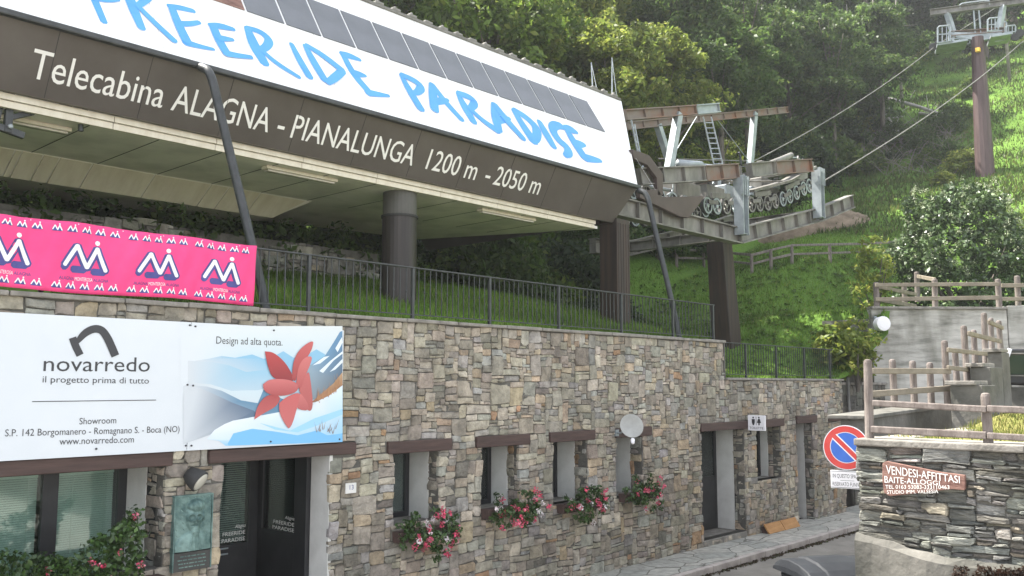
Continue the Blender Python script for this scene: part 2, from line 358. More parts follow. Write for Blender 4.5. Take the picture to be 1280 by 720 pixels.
# ------------------------------------------------------------------ ground
def smooth(a, b, x): t = min(1, max(0, (x-a)/(b-a))); return t*t*(3-2*t)
def wob(x, y): return .18*math.sin(x*.53+y*.31)+.12*math.sin(x*.17-y*.83+1.3)+.07*math.sin(x*1.1+y*.9)
def hz(X, Y):
    left = 4.2+.27*max(0, min(Y, 4.8)-.4)+.1*max(0, min(Y, 10.)-4.8)
    left += .78*max(0, Y-10.)
    rx = .33*max(0, X-22.5)+(.22*max(0, X-58))
    right = 3.4+rx+.08*max(0, Y)
    yb = 10.+.115*max(0, X-28)
    right += .78*max(0, Y-yb)
    if X < 17.55: h = left+(0)
    else:
        t = smooth(17.5, 27, X); hl = left-.8*(1-smooth(2, 9, Y)); h = hl*(1-t)+right*t
    t2 = smooth(28.0, 28.3, X)*(1-smooth(2.0, 7, Y))*(1-smooth(36, 46, X))      # flat garden above the concrete wall
    if 17.55 < X < 28.1: t3 = (1-smooth(.5, 4.5, Y))*(1-.75*smooth(23.5, 27.9, X)); h = h*(1-t3)+3.42*t3
    h = h*(1-t2)+5.58*t2
    if Y > 1.5: h += wob(X, Y)*smooth(1.5, 6, Y)*(1-t2)
    return h
def grid(name, xs, ys, fn, m):
    me = bpy.data.meshes.new(name); nx, ny = len(xs), len(ys)
    me.from_pydata([(x, y, fn(x, y)) for y in ys for x in xs], [], [(j*nx+i, j*nx+i+1, (j+1)*nx+i+1, (j+1)*nx+i) for j in range(ny-1) for i in range(nx-1)])
    me.materials.append(M[m]); me.polygons.foreach_set('use_smooth', [True]*len(me.polygons))
    o = bpy.data.objects.new(name, me); COL.objects.link(o); WORG[o.name] = np.zeros(3); return struct(o)
def rngf(a, b, s): return [a+i*s for i in range(int(round((b-a)/s))+1)]
ROADZ = -.13
mb = MB(); mb.add([(-500,-500,ROADZ),(500,-500,ROADZ),(500,.6,ROADZ),(-500,.6,ROADZ)], [(0,1,2,3)]); struct(mb.build('road', 'asphalt'))
xs = rngf(-40, 17, 1.0)+[17.54, 17.56]+rngf(18, 27.75, .75)+[28.05, 28.25]+rngf(28.75, 60, .75)+rngf(62, 230, 4.0)
ys = [.32, .8, 1.3, 2]+rngf(2.75, 24, .75)+rngf(26, 170, 4.0)
grid('hillside', xs, ys, hz, 'grass')
struct(bpy.data.objects['hillside'])
GA, GB = atd(1089, 383, 28.0), atd(1258, 384, 28.0)
gd = (GB-GA)/np.linalg.norm(GB-GA); gn = np.array([cY, sY, 0])
me = bpy.data.meshes.new('upper_garden_ground'); ss, tt_ = rngf(0, 24, .6)+rngf(26, 120, 6), [.3, .8]+rngf(1.4, 26, .8)+rngf(30, 190, 6)
gv = []
for t in tt_:
    for q_ in ss: p_ = GA+gd*q_+gn*t; gv.append((p_[0], p_[1], hz(max(p_[0], 28.35), max(.32, min(p_[1], .34)))))
nS_ = len(ss); gf = []
for jj in range(len(tt_)-1):
    for ii in range(nS_-1):
        f_ = (jj*nS_+ii, jj*nS_+ii+1, (jj+1)*nS_+ii+1, (jj+1)*nS_+ii)
        if min(gv[k][1] for k in f_) < .33: gf.append(f_)
me.from_pydata(gv, [], gf); me.materials.append(M['grass']); me.polygons.foreach_set('use_smooth', [True]*len(me.polygons))
o = bpy.data.objects.new('upper_garden_ground', me); COL.objects.link(o); WORG[o.name] = np.zeros(3); struct(o)
def near_terrace_z(X, Y): return 2.6+.04*(X-10.3)+.05*math.sin(X*1.3+Y)
grid('grass_terrace', rngf(10.6, 28, .6), rngf(-40.2, -6.0, .6), near_terrace_z, 'drygrass')
# pavement with kerb
mb = MB(); mb.bx(-20, 26.5, -1.02, .3, -.3, 0.0); struct(mb.build('pavement', 'flag'))
mb = MB()
x = -20.0
while x < 24: mb.bx(x, x+.985, -1.15, -1.023, -.3, .004+random.uniform(-.004, .004)); x += 1.0
struct(mb.build('pavement_kerb', 'kerb', bevel=.015))
# ------------------------------------------------------------------ rubble masonry
def rubble(mb, u0, u1, v0, v1, blocked, at, cell=.05, sizes=None, depth=(.0, .03), pal=None, gap=.0045, rag=1.0, rnd=random):
    nu, nv = max(1, int(round((u1-u0)/cell))), max(1, int(round((v1-v0)/cell)))
    cu, cv = (u1-u0)/nu, (v1-v0)/nv
    occ = [[blocked(u0+(i+.5)*cu, v0+(j+.5)*cv) for i in range(nu)] for j in range(nv)]
    sizes = sizes or [((2,4),(1,2),5), ((3,7),(1,2),4.5), ((3,6),(2,3),5), ((4,7),(3,5),1.8), ((5,10),(2,4),1.6), ((5,8),(5,7),.5)]
    ws = [s[2] for s in sizes]
    for j in range(nv):
        i = 0
        while i < nu:
            if occ[j][i]: i += 1; continue
            s = rnd.choices(sizes, ws)[0]; w = rnd.randint(*s[0]); h = rnd.randint(*s[1])
            k = 0
            while k < w and i+k < nu and not occ[j][i+k]: k += 1
            rest = 0
            if k == w:
                while i+k+rest < nu and rest < 2 and not occ[j][i+k+rest]: rest += 1
                if rest == 1 : k += 1
            w = k; hh = 1
            while hh < h and j+hh < nv and not any(occ[j+hh][i+q] for q in range(w)): hh += 1
            if j+hh == nv-1: hh += 1 if not any(occ[nv-1][i+q] for q in range(w)) else 0
            for b in range(hh):
                for a in range(w): occ[j+b][i+a] = True
            x0, x1 = u0+i*cu, u0+(i+w)*cu; y0, y1 = v0+j*cv, v0+(j+hh)*cv
            g = gap; W, Hh = x1-x0, y1-y0
            c = lambda: rnd.choice((.03, .05, .08, .2, .38))*rnd.uniform(.5, 1.2)*min(W, Hh, .14)*rag
            jt = lambda: rnd.uniform(-.009, .007)*rag
            out = []
            for (qx, qy, sx, sy) in ((x0+g, y0+g, 1, 1), (x1-g, y0+g, -1, 1), (x1-g, y1-g, -1, -1), (x0+g, y1-g, 1, -1)):
                a, b = c(), c()
                p1 = (qx+sx*a+jt(), qy+jt()); p2 = (qx+jt(), qy+sy*b+jt())
                out += [p2, p1] if sx*sy > 0 else [p1, p2]
            # midpoints on long sides keep the outline uneven
            o2 = []
            for q in range(8):
                o2.append(out[q]); n_ = out[(q+1) % 8]
                if math.hypot(n_[0]-out[q][0], n_[1]-out[q][1]) > .09: o2.append(((out[q][0]+n_[0])/2+jt(), (out[q][1]+n_[1])/2+jt()))
            out = o2; n = len(out); cx = sum(p[0] for p in out)/n; cy = sum(p[1] for p in out)/n
            out = [(p[0]+.02*math.sin(p[0]*3.1+p[1]*5.3)*math.sin(p[1]*2.3), p[1]+.018*math.sin(p[0]*4.3+1)*math.cos(p[1]*3.7+p[0])) for p in out] if rag > .9 else out
            d = rnd.uniform(*depth); tx, ty = rnd.uniform(-.1, .1), rnd.uniform(-.12, .12)
            k1 = 1-min(.2, .008/max(.03, min(W, Hh)/2))
            vs = [at(p[0], p[1], -.035) for p in out]
            vs += [at(p[0], p[1], d-.007+rnd.uniform(-.004, .003)) for p in out]
            vs += [at(cx+(p[0]-cx)*k1, cy+(p[1]-cy)*k1, d+(p[0]-cx)*tx+(p[1]-cy)*ty+rnd.uniform(-.004, .004)) for p in out]
            vs.append(at(cx, cy, d+rnd.uniform(0, .012)))
            fs = []
            for q in range(n):
                r_ = (q+1) % n; fs += [(q, r_, n+r_, n+q), (n+q, n+r_, 2*n+r_, 2*n+q), (2*n+q, 2*n+r_, 3*n)]
            col = rnd.choices(pal[0], pal[1])[0]; f = rnd.uniform(.66, 1.12)
            mb.add(vs, fs, tuple(ch*f*rnd.uniform(.96, 1.04) for ch in col))
            i += w
PAL = ([(.37,.34,.295), (.345,.32,.285), (.42,.39,.335), (.34,.335,.315), (.42,.35,.27), (.28,.265,.24), (.5,.47,.415), (.4,.27,.175), (.355,.355,.335), (.34,.34,.34)],
       [6, 5, 3.5, 2.8, 2.2, 2, .9, .35, 1.6, 1.4])
PALS = ([(.235,.235,.225), (.165,.168,.163), (.3,.295,.28), (.255,.265,.25), (.33,.29,.235), (.19,.178,.16), (.35,.345,.33)], [5, 3.4, 3, 2.6, 1, 2, .9])
# ------------------------------------------------------------------ stone building
WT = 4.2; XR = 23.7; XS = 17.55; LOWT = 3.4
OPEN = [  # x0, x1, z0, z1
    (-2.0, 4.99, 1.25, 2.38), (5.69, 7.26, -.3, 2.37),
    (8.33, 9.20, 1.33, 2.33), (10.09, 10.97, 1.35, 2.33), (11.82, 12.74, 1.3, 2.33), (13.59, 14.43, 1.25, 2.33),
    (16.54, 18.34, .12, 2.33), (18.9, 20.09, 1.15, 2.33), (20.92, 21.8, -.3, 2.36)]
LINT = [(-2.2, 5.06, 2.38, 2.545), (5.5, 7.66, 2.37, 2.535), (8.21, 9.44, 2.33, 2.51), (9.96, 11.2, 2.33, 2.51), (11.7, 12.94, 2.33, 2.51),
        (13.54, 14.72, 2.33, 2.51), (16.51, 20.25, 2.33, 2.51), (20.92, 22.05, 2.36, 2.545), (22.75, 23.7, 2.36, 2.54)]
def blocked(x, z):
    if x > XS and z > LOWT: return True
    for a, b, c, d in OPEN:
        if a < x < b and c < z < d: return True
    for a, b, c, d in LINT:
        if a < x < b and c < z < d: return True
    return False
bld = thing('stone_building', 'long rubble stone building with dark timber lintels carrying the terrace and railing', 'building', (10, 0, 0))
mb = MB(); rubble(mb, 2.0, XR, -.15, WT, blocked, lambda u, v, d: (u, -d, v), pal=PAL)
mb.build('stone_facing', 'stone', bld)
mb = MB()                                             # mortar sheet behind the stones, with the openings left out
xe = sorted(set([-3.0, XR, XS]+[e for o in OPEN for e in o[:2]]))
for a, b in zip(xe[:-1], xe[1:]):
    m_ = (a+b)/2; top = WT if m_ < XS else LOWT; cuts = sorted([(o[2], o[3]) for o in OPEN if o[0] < m_ < o[1]]); z = -.3
    for c, d in cuts+[(top, top)]:
        if c > z+.01: mb.bx(a, b, .006, .2, z, c)
        z = d
mb.build('mortar_bed', 'mortar', bld)
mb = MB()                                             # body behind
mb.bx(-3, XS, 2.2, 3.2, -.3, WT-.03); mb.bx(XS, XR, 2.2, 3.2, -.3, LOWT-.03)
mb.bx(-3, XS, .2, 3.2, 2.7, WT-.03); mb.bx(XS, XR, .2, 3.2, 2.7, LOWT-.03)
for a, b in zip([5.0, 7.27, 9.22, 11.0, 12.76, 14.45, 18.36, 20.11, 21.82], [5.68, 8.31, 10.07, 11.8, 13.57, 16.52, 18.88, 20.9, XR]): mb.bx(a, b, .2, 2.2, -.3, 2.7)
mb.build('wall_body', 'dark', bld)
mb = MB(); x = -3.0
while x < XS-.2:
    l = min(random.uniform(.7, 1.3), XS+.03-x); mb.bx(x, x+l-.012, -.07+random.uniform(-.012, .008), .34, WT, WT+.055+random.uniform(-.006, .006)); x += l
mb.build('coping', 'coping', bld, bevel=.012); mb = MB(); x = XS+.04
while x < XR-.1:
    l = min(random.uniform(.7, 1.3), XR+.05-x); mb.bx(x, x+l-.012, -.06+random.uniform(-.012, .008), .34, LOWT, LOWT+.055); x += l
mb.build('coping', 'coping', bld, bevel=.012)
mb = MB(); mb.bx(XS-.005, XS+.03, -.02, 2, LOWT, WT); mb.build('end_face', 'mortar', bld)
for i, (a, b, c, d) in enumerate(LINT):
    mb = MB(); mb.bx(a+.005, b-.005, -.045, .2, c+.004, d-.004); mb.build('lintel', 'lintel', bld, bevel=.012)
def reveal_stone(mb, X, y0, y1, z0, z1):              # right-hand reveal, faces -X
    rubble(mb, y0, y1, z0, z1, lambda a, b: False, lambda u, v, d: (X-d, u, v), pal=PAL, depth=(0, .02))
rv = MB(); rp = MB()
def flush():
    global rv, rp
    if rv.v: rv.build('reveal_stone', 'stone', bld)
    if rp.v: rp.build('plaster_reveal', 'plaster', bld)
    rv, rp = MB(), MB()
# the windows: one thing's parts: window > frame, pane
def window(x0, x1, z0, z1, ys, yf, kind):
    if ys > 0: reveal_stone(rv, x1+.01, .0, ys, z0, z1)
    rp.bx(x1-.004, x1+.05, ys, yf+.1, z0, z1)                                 # white plaster on the right reveal
    flush()
    sl = MB(); sl.bx(x0, x1, .02, yf+.1, z0-.06, z0); sl.build('sill', 'coping', bld, bevel=.01)
    fr = MB(); t = .075
    fr.bx(x0, x0+t, yf, yf+.07, z0, z1); fr.bx(x1-t, x1, yf, yf+.07, z0, z1)
    fr.bx(x0+t, x1-t, yf, yf+.07, z1-t, z1); fr.bx(x0+t, x1-t, yf, yf+.07, z0, z0+t)
    f = fr.build('window', 'frame', bld, bevel=.006)
    g = MB(); g.bx(x0+t, x1-t, yf+.03, yf+.036, z0+t, z1-t); g.build('pane', 'glass', f)
    if kind == 'blind':
        b = MB(); b.bx(x0+t, x1-t, yf+.1, yf+.11, z0, z1); b.build('curtain', 'blind', f)
FY = dict(w1=.65, w2=.63, w3=.68, w4=.62)
for (o, ys, yf) in zip(OPEN[2:6], (.23, .27, .29, .28), (.65, .63, .68, .62)): window(*o, ys, yf, '')
window(*OPEN[7], .33, .52, 'blind')
# left wide window with blinds
x0, x1, z0, z1 = OPEN[0]; yw = .95
reveal_stone(rv, x1+.01, 0, .46, 1.0, z1); rp.bx(x1-.004, x1+.05, .46, yw+.1, z0-.3, z1)
flush()
posts = [onY(p, 640, yw)[0] for p in (158, 147, 72, 52, -30, -50, -150)]
fr = MB()
for a, b in ((posts[1], posts[0]), (posts[3], posts[2]), (posts[5], posts[4]), (-.5, -.3)): fr.bx(a, b, yw, yw+.08, .6, z1)
fr.bx(-2, x1-.2, yw+.002, yw+.078, z1-.09, z1-.001)
wf = fr.build('window', 'frame', bld, bevel=.006)
for a, b in ((posts[2], posts[1]), (posts[4], posts[3]), (-.3, posts[5])):
    g = MB(); g.bx(a, b, yw+.03, yw+.037, .6, z1-.09); g.build('pane', 'glass', wf)
    bl = MB(); z = z1-.12
    bl.bx(a+.02, b-.02, yw+.1, yw+.14, z1-.125, z1-.09)
    while z > .65:
        bl.add([(a+.02, yw+.105, z-.012), (b-.02, yw+.105, z-.012), (b-.02, yw+.125, z+.009), (a+.02, yw+.125, z+.009)], [(0,1,2,3)])
        z -= .026
    for t in (.28, .82):
        xx = a+(b-a)*t; bl.bx(xx-.003, xx+.003, yw+.098, yw+.102, .65, z1-.1)
    bl.build('blind', 'blind', wf)
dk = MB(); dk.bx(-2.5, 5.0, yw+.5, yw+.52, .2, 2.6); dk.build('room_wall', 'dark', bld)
# entrance recess: glazed side panel along Y, door leaf at the back
ex = 7.24; yd1 = .41; yd0 = float(onX(326, 650, ex)[1])
rp.bx(ex+.01, ex+.06, 0.0, yd1, -.1, 2.37)
flush()
def panel_frame(at, a, b, z0, z1, zm, tl, tr, tt):    # stiles and rails of a glazed leaf; at(a, z, d) in metres
    m = MB()
    def bar(a0, a1, c0, c1):
        P = [at(a0, c0, 0), at(a1, c0, 0), at(a1, c1, 0), at(a0, c1, 0)]; m.prism(P, np.array(at(a0, c0, .06))-np.array(at(a0, c0, 0)))
    bar(a, a+tl, z0, z1); bar(b-tr, b, z0, z1); bar(a+tl, b-tr, z1-tt, z1); bar(a+tl, b-tr, z0, zm)
    return m
sat = lambda a, z, d: (ex-.06+d, a, z)
side = panel_frame(sat, yd1, yd0, -.1, 2.36, float(onX(350, 663, ex)[2]), .28, .12, .05)
dr = side.build('glazed_side', 'frame', bld, bevel=.005)
g = MB(); g.bx(ex-.035, ex-.028, yd1+.28, yd0-.12, 1.2, 2.31); g.build('pane', 'glass', dr)
b_ = MB()
zz = 2.3
while zz > 1.2: b_.bx(ex+.03, ex+.034, yd1+.3, yd0-.14, zz-.017, zz); zz -= .028
b_.build('blind', mat('dark_blind', (.03, .032, .033), rough=.5), dr)
yb_ = yd0
xl, xr_ = float(onY(276, 640, yb_)[0]), ex-.06
def dx(px): return float(onY(px, 640, yb_)[0])
zt = float(onY(300, 679, yb_)[2])
m = MB()
for a, b, c, d in ((xl-1.5, xl-.9, -.1, 2.37), (dx(311), dx(326), -.1, 2.37)): m.bx(a, b, yb_, yb_+.06, c, d)
m.bx(xl-.9, dx(311), yb_+.003, yb_+.057, 2.3, 2.368); m.bx(xl-.9, dx(311), yb_+.003, yb_+.057, -.1, zt)
door = m.build('entrance_door', 'frame', bld, bevel=.005)
g = MB(); g.bx(xl-.9, dx(311), yb_+.025, yb_+.032, zt, 2.3); g.build('pane', 'glass', door)
b_ = MB(); zz = 2.27
while zz > zt+.02:
    b_.add([(xl-.88, yb_+.075, zz-.012), (dx(311)-.015, yb_+.075, zz-.012), (dx(311)-.015, yb_+.092, zz+.006), (xl-.88, yb_+.092, zz+.006)], [(0,1,2,3)]); zz -= .03
b_.build('blind', mat('grey_blind', (.28, .31, .3), rough=.5), door)
hd = MB()
for py in (687, 694): p = onY(272, py, yb_-.05); hd.tube([p, (dx(284), yb_-.05, p[2])], .012)
hd.build('handle', 'galv', door)
lt = MB()
def atY(Y0): return lambda u, v, wd=0: (u, Y0-wd, v)
at_ = atY(yb_-.003)
zq = lambda py, px=295: float(onY(px, py, yb_)[2])
put_text(lt, 'Alagna', dx(294), dx(307), zq(660), .05, at_, shear=.3)
put_text(lt, 'FREERIDE', dx(279), dx(307), zq(668.5), .052, at_); put_text(lt, 'PARADISE', dx(278), dx(307), zq(676.5), .052, at_)
lt.build('lettering', 'text', door)
lt = MB(); at2 = lambda u, v, wd=0: (ex-.064-wd, -u, v)
ys_ = lambda px: -float(onX(px, 655, ex)[1]); zs_ = lambda px, py: float(onX(px, py, ex)[2])
put_text(lt, 'Alagna', ys_(361), ys_(373), zs_(367, 649), .045, at2, shear=.3)
put_text(lt, 'FREERIDE', ys_(347), ys_(373), zs_(360, 655.5), .048, at2); put_text(lt, 'PARADISE', ys_(346), ys_(373), zs_(360, 662.5), .048, at2)
lt.build('lettering', 'text', dr)
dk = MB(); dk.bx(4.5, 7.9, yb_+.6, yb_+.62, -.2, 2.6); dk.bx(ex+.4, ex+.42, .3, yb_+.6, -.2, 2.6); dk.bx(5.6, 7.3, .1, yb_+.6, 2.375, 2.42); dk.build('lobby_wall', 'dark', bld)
fl = MB(); fl.bx(5.2, 7.5, .0, yb_+.6, -.05, .02); fl.build('entrance_floor', 'coping', bld)
# toilet door
x0, x1, z0, z1 = OPEN[6]; yf = .69
reveal_stone(rv, x1+.01, 0, .27, z0, z1)
pl = MB(); n = 14                                      # wavy plaster edge against the stone
rp.bx(x1-.004, x1+.05, .27, yf+.1, z0, z1)
flush()
st = MB(); st.bx(x0-.02, x1, -.02, yf+.2, -.1, z0); st.build('door_step', 'coping', bld, bevel=.012)
xa = float(onY(896, 600, yf)[0]); 
m = MB(); dd = .09; zmid = float(onY(889, 595, yf)[2])
m.bx(x0, x0+dd, yf, yf+.06, z0, z1); m.bx(x1-dd, x1, yf, yf+.06, z0, z1); m.bx(x0+dd, x1-dd, yf+.003, yf+.057, z1-.07, z1-.003); m.bx(x0+dd, x1-dd, yf+.003, yf+.057, z0, zmid)
d2 = m.build('toilet_door', 'frame', bld, bevel=.005)
g = MB(); g.bx(x0+dd, x1-dd, yf+.025, yf+.032, zmid, z1-.07); g.build('pane', 'glass', d2)
c_ = MB(); c_.bx(x0+dd, x1-dd, yf+.06, yf+.07, zmid, z1-.07); c_.build('curtain', 'blind', d2)
# second passage door (white jamb) and the far one
x0, x1, z0, z1 = OPEN[8]
reveal_stone(rv, x1+.01, 0, .22, 0, z1); rp.bx(x1-.004, x1+.05, .22, .8, 0, z1)
m = MB(); m.bx(x0, x1, .62, .68, 0, z1); m.build('side_door', 'frame', bld, bevel=.005)
flush()
# darker annex at the far end with drainpipe
an = thing('annex_wall', 'dark block masonry wall in the corner behind the no parking sign', 'wall', (25.5, 1, 0))
mb = MB(); rubble(mb, XR, 28.2, -.1, 3.3, lambda a, b: 24.2 < a < 25.6 and b < 2.1, lambda u, v, d: (u, .55-d, v), cell=.1, sizes=[((3,6),(2,2),4), ((4,7),(2,3),2)], pal=([(.13,.13,.12), (.16,.155,.14), (.1,.1,.095)], [3, 2, 2]))
mb.build('masonry', 'stone', an)
mb = MB(); mb.bx(XR, 24.2, .56, .9, -.3, 3.3); mb.bx(25.6, 28.2, .56, .9, -.3, 3.3); mb.bx(24.2, 25.6, .56, .9, 2.1, 3.3); mb.bx(24.2, 25.6, .9, .95, -.3, 2.1); mb.build('mortar_bed', 'mortar', an)
mb = MB(); mb.bx(XR, 28.3, .5, .95, 3.3, 3.37); mb.build('coping', 'coping', an, bevel=.01)
mb = MB(); mb.bx(XR+.1, 25.9, .42, .6, 2.1, 2.3); mb.build('lintel', 'lintel', an, bevel=.01)
p0 = onY(1060, 478, .45); mb = MB(); mb.tube([(p0[0], .45, 0), (p0[0], .45, 3.5)], .045); mb.build('drainpipe', 'galvd', an, smooth=True)
# ------------------------------------------------------------------ station canopy
Y0, Z0 = 1.7, float(onY(430, 130, 1.7)[2]); KR, KF = .63, -.52
nR = np.array([0, 1, -KR]); nF = np.array([0, 1, -KF]); pS = (0, Y0, Z0)
roofpt = lambda px, py: onpl(px, py, pS, nR)
faspt = lambda px, py: onpl(px, py, pS, nF)
SB = roofpt(800, 237); ST = roofpt(777, 127); FB = faspt(766, 279)
zf = float(faspt(430, 205)[2]); yf_ = Y0+(zf-Z0)*KF; ztop = float(roofpt(600, 58)[2]); ytop = Y0+(ztop-Z0)*KR
print('canopy', SB, ST, FB, zf, yf_, ztop, ytop)
XL = -4.0; YB = 9.4
can = thing('station_canopy', 'brown and white cable car station roof on thick pillars above the terrace', 'station roof', (10, 5, 4.2))
mb = MB()                                              # white sloping front, roof and end
A = [(XL, Y0, Z0), (SB[0], Y0, Z0), (ST[0], ytop, ztop), (XL, ytop, ztop), (XL, YB, Z0), (SB[0], YB, Z0), (ST[0], YB-1, ztop), (XL, YB-1, ztop)]
mb.add(A, [(0,1,2,3), (1,5,6,2), (3,2,6,7), (4,7,6,5)]); mb.build('white_roof', 'white', can)
at_roof0 = lambda u, v: (u, Y0+v*math.sin(math.atan(KR))-.002, Z0+v*math.cos(math.atan(KR))+.001)
M['seamlight'] = mat('seam_light', (.5, .5, .5), rough=.6)
mb = MB(); FX = FB[0]
g_ = .012
A = [(XL, Y0+g_, Z0-.05), (SB[0], Y0+g_, Z0-.05), (FX, yf_, zf), (XL, yf_, zf), (SB[0], YB, Z0-.05), (FX, YB-.9, zf), (FX, YB-1, zf), (FX, yf_+.09, zf), (XL, yf_+.09, zf)]
mb.add(A, [(0,3,2,1), (1,2,5,4), (3,8,7,2)]); mb.build('fascia', 'fascia', can)
mb = MB()                                              # seams of the fascia sheets
xx = 3.0
while xx < FX-.3:
    a = (xx, Y0+.02, Z0-.07); b = (xx, yf_, zf); mb = MB(); mb.beam(np.array(a), b, .006, .006, up=(0, 1, .5)); xx += 1.22; mb.build('sheet_seam', 'seam', can)
mb = MB(); mb.beam((XL, Y0-.045, Z0-.045), (SB[0]+.03, Y0-.045, Z0-.045), .1, .085); mb.build('gutter', 'iron', can, bevel=.02)
ycr = yf_+.1; zs = zf-.17
mb = MB()
xx = XL
while xx < FX-.6:
    l = min(1.53, FX-.5-xx)
    mb.bx(xx, xx+l-.008, ycr, ycr+.04, zf-.085, zf-.002); mb.bx(xx, xx+l-.008, ycr+.035, ycr+.08, zs-.01, zf-.09); xx += l
mb.build('cream_border', 'cream', can, bevel=.004)
# soffit outline measured on its own level
so_ = [(XL, ycr+.06), (float(onZ(741, 287, zs)[0]), ycr+.06), tuple(onZ(525, 299, zs)[:2]), tuple(onZ(330, 276, zs)[:2]), tuple(onZ(290, 277, zs)[:2]), tuple(onZ(0, 241, zs)[:2]), (XL, 10.6)]
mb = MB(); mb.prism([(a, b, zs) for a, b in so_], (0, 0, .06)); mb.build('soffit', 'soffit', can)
mb = MB(); y_a = float(np.mean([onZ(0, 185, zs)[1], onZ(395, 251, zs)[1]])); y_b = float(np.mean([onZ(0, 218, zs)[1], onZ(342, 271, zs)[1]])); print('trough', y_a, y_b)
for k in range(-6, 13): mb.bx(5.87+k*.985-.006, 5.87+k*.985+.006, ycr+.1, y_a, zs-.006, zs-.002)
mb.build('soffit_seam', 'seam', can)
mb = MB(); xx = XL; Xe = float(onZ(396, 251, zs)[0])
cw = [1.02, .34, .64, 1.0, .25, .1, .3, .24, .5, 1.02]
i = 0; zd = zs-.32
XR1, XR2 = 9.95, 9.4
mb = MB()                                              # dropped box with an inclined front of cream panels
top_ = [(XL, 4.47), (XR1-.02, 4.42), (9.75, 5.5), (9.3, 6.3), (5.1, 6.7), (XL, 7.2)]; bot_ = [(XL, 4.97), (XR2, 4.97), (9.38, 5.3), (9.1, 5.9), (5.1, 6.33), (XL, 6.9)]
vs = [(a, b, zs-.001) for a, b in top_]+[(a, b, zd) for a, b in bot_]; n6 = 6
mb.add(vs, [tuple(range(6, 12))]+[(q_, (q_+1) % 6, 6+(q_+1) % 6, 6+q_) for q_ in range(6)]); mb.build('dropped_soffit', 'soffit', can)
mb = MB()
while xx < XR1-.1:
    l = min(cw[i % len(cw)], XR1-xx); x1_ = xx+l
    def tp_(x, hi): return (x, 4.465, zs-.006) if hi else (x, 4.965, zd-.003)
    if x1_ <= XR2: q4 = [tp_(xx+.014, 0), tp_(x1_-.014, 0), tp_(x1_-.014, 1), tp_(xx+.014, 1)]
    else: q4 = [tp_(xx+.014, 0), tp_(max(xx+.03, XR2), 0), tp_(min(x1_, XR1)-.03, 1), tp_(xx+.014, 1)]
    mb.prism(q4, (0, -.02, -.012)); xx = x1_; i += 1
    if q4[1][0] >= XR2: break
mb.build('soffit_trough', 'cream', can)
mb = MB(); xx = 2.6
while xx < 18.2:
    mb = MB(); mb.beam(at_roof0(xx, .02), at_roof0(xx, (ztop-Z0)/math.cos(math.atan(KR))-.02), .006, .004, up=(0, 1, 0)); xx += 1.5
    mb.build('sheet_seam', 'seamlight', can)
# roof panels (dark glazed strip)
um = lambda px, py: roofpt(px, py)
vr = lambda p: (p[2]-Z0)/math.cos(math.atan(KR))
ex_, ez = math.sin(math.atan(KR)), math.cos(math.atan(KR))
at_roof = lambda u, v, wd=0: (u, Y0+v*ex_-wd*ez, Z0+v*ez+wd*ex_)
vb = np.mean([vr(um(*p)) for p in ((443.7,60.5), (558,97.4), (652.6,130), (757.7,167))]); vt = np.mean([vr(um(*p)) for p in ((420,12), (501,41), (632,89), (736,129))])
divs = [um(*p)[0] for p in ((308,16), (353.5,31), (401,46), (443.7,60.5), (484,73), (522.6,85.7), (558,97.4), (591.5,109), (623,119), (652.6,130), (681.5,139.4), (708,149.5), (733,159), (757.7,167))]
print('divs', np.diff(divs).round(2), vb, vt)
step = (divs[-1]-divs[0])/(len(divs)-1)
for k in range(-1, len(divs)-1):
    a = divs[0]+k*step+.025; b = divs[0]+(k+1)*step-.025
    mb = MB(); P = [at_roof(a, vb, .004), at_roof(b, vb, .004), at_roof(b, vt, .004), at_roof(a, vt, .004)]
    mb.prism(P, np.array(at_roof(0, 0, .012))-np.array(at_roof(0, 0, 0))); mb.build('roof_panel', 'panel' if k >= 0 else 'redwood', can)
mb = MB(); mb.beam((XL, ytop+.05, ztop+.03), (ST[0]-.05, ytop+.05, ztop+.03), .16, .06); mb.build('roof_edge', 'galvd', can, bevel=.01)
xx = 8.9
while xx < ST[0]-.3:
    mb = MB(); k = random.uniform(.7, 1.1); mb.bx(xx, xx+.2, ytop-.03, ytop+.3, ztop+.06, ztop+.09+.02*k); mb.bx(xx+.07, xx+.11, ytop-.0, ytop+.1, ztop+.09, ztop+.15*k)
    mb.build('snow_guard', 'galvd', can, bevel=.01); xx += .43
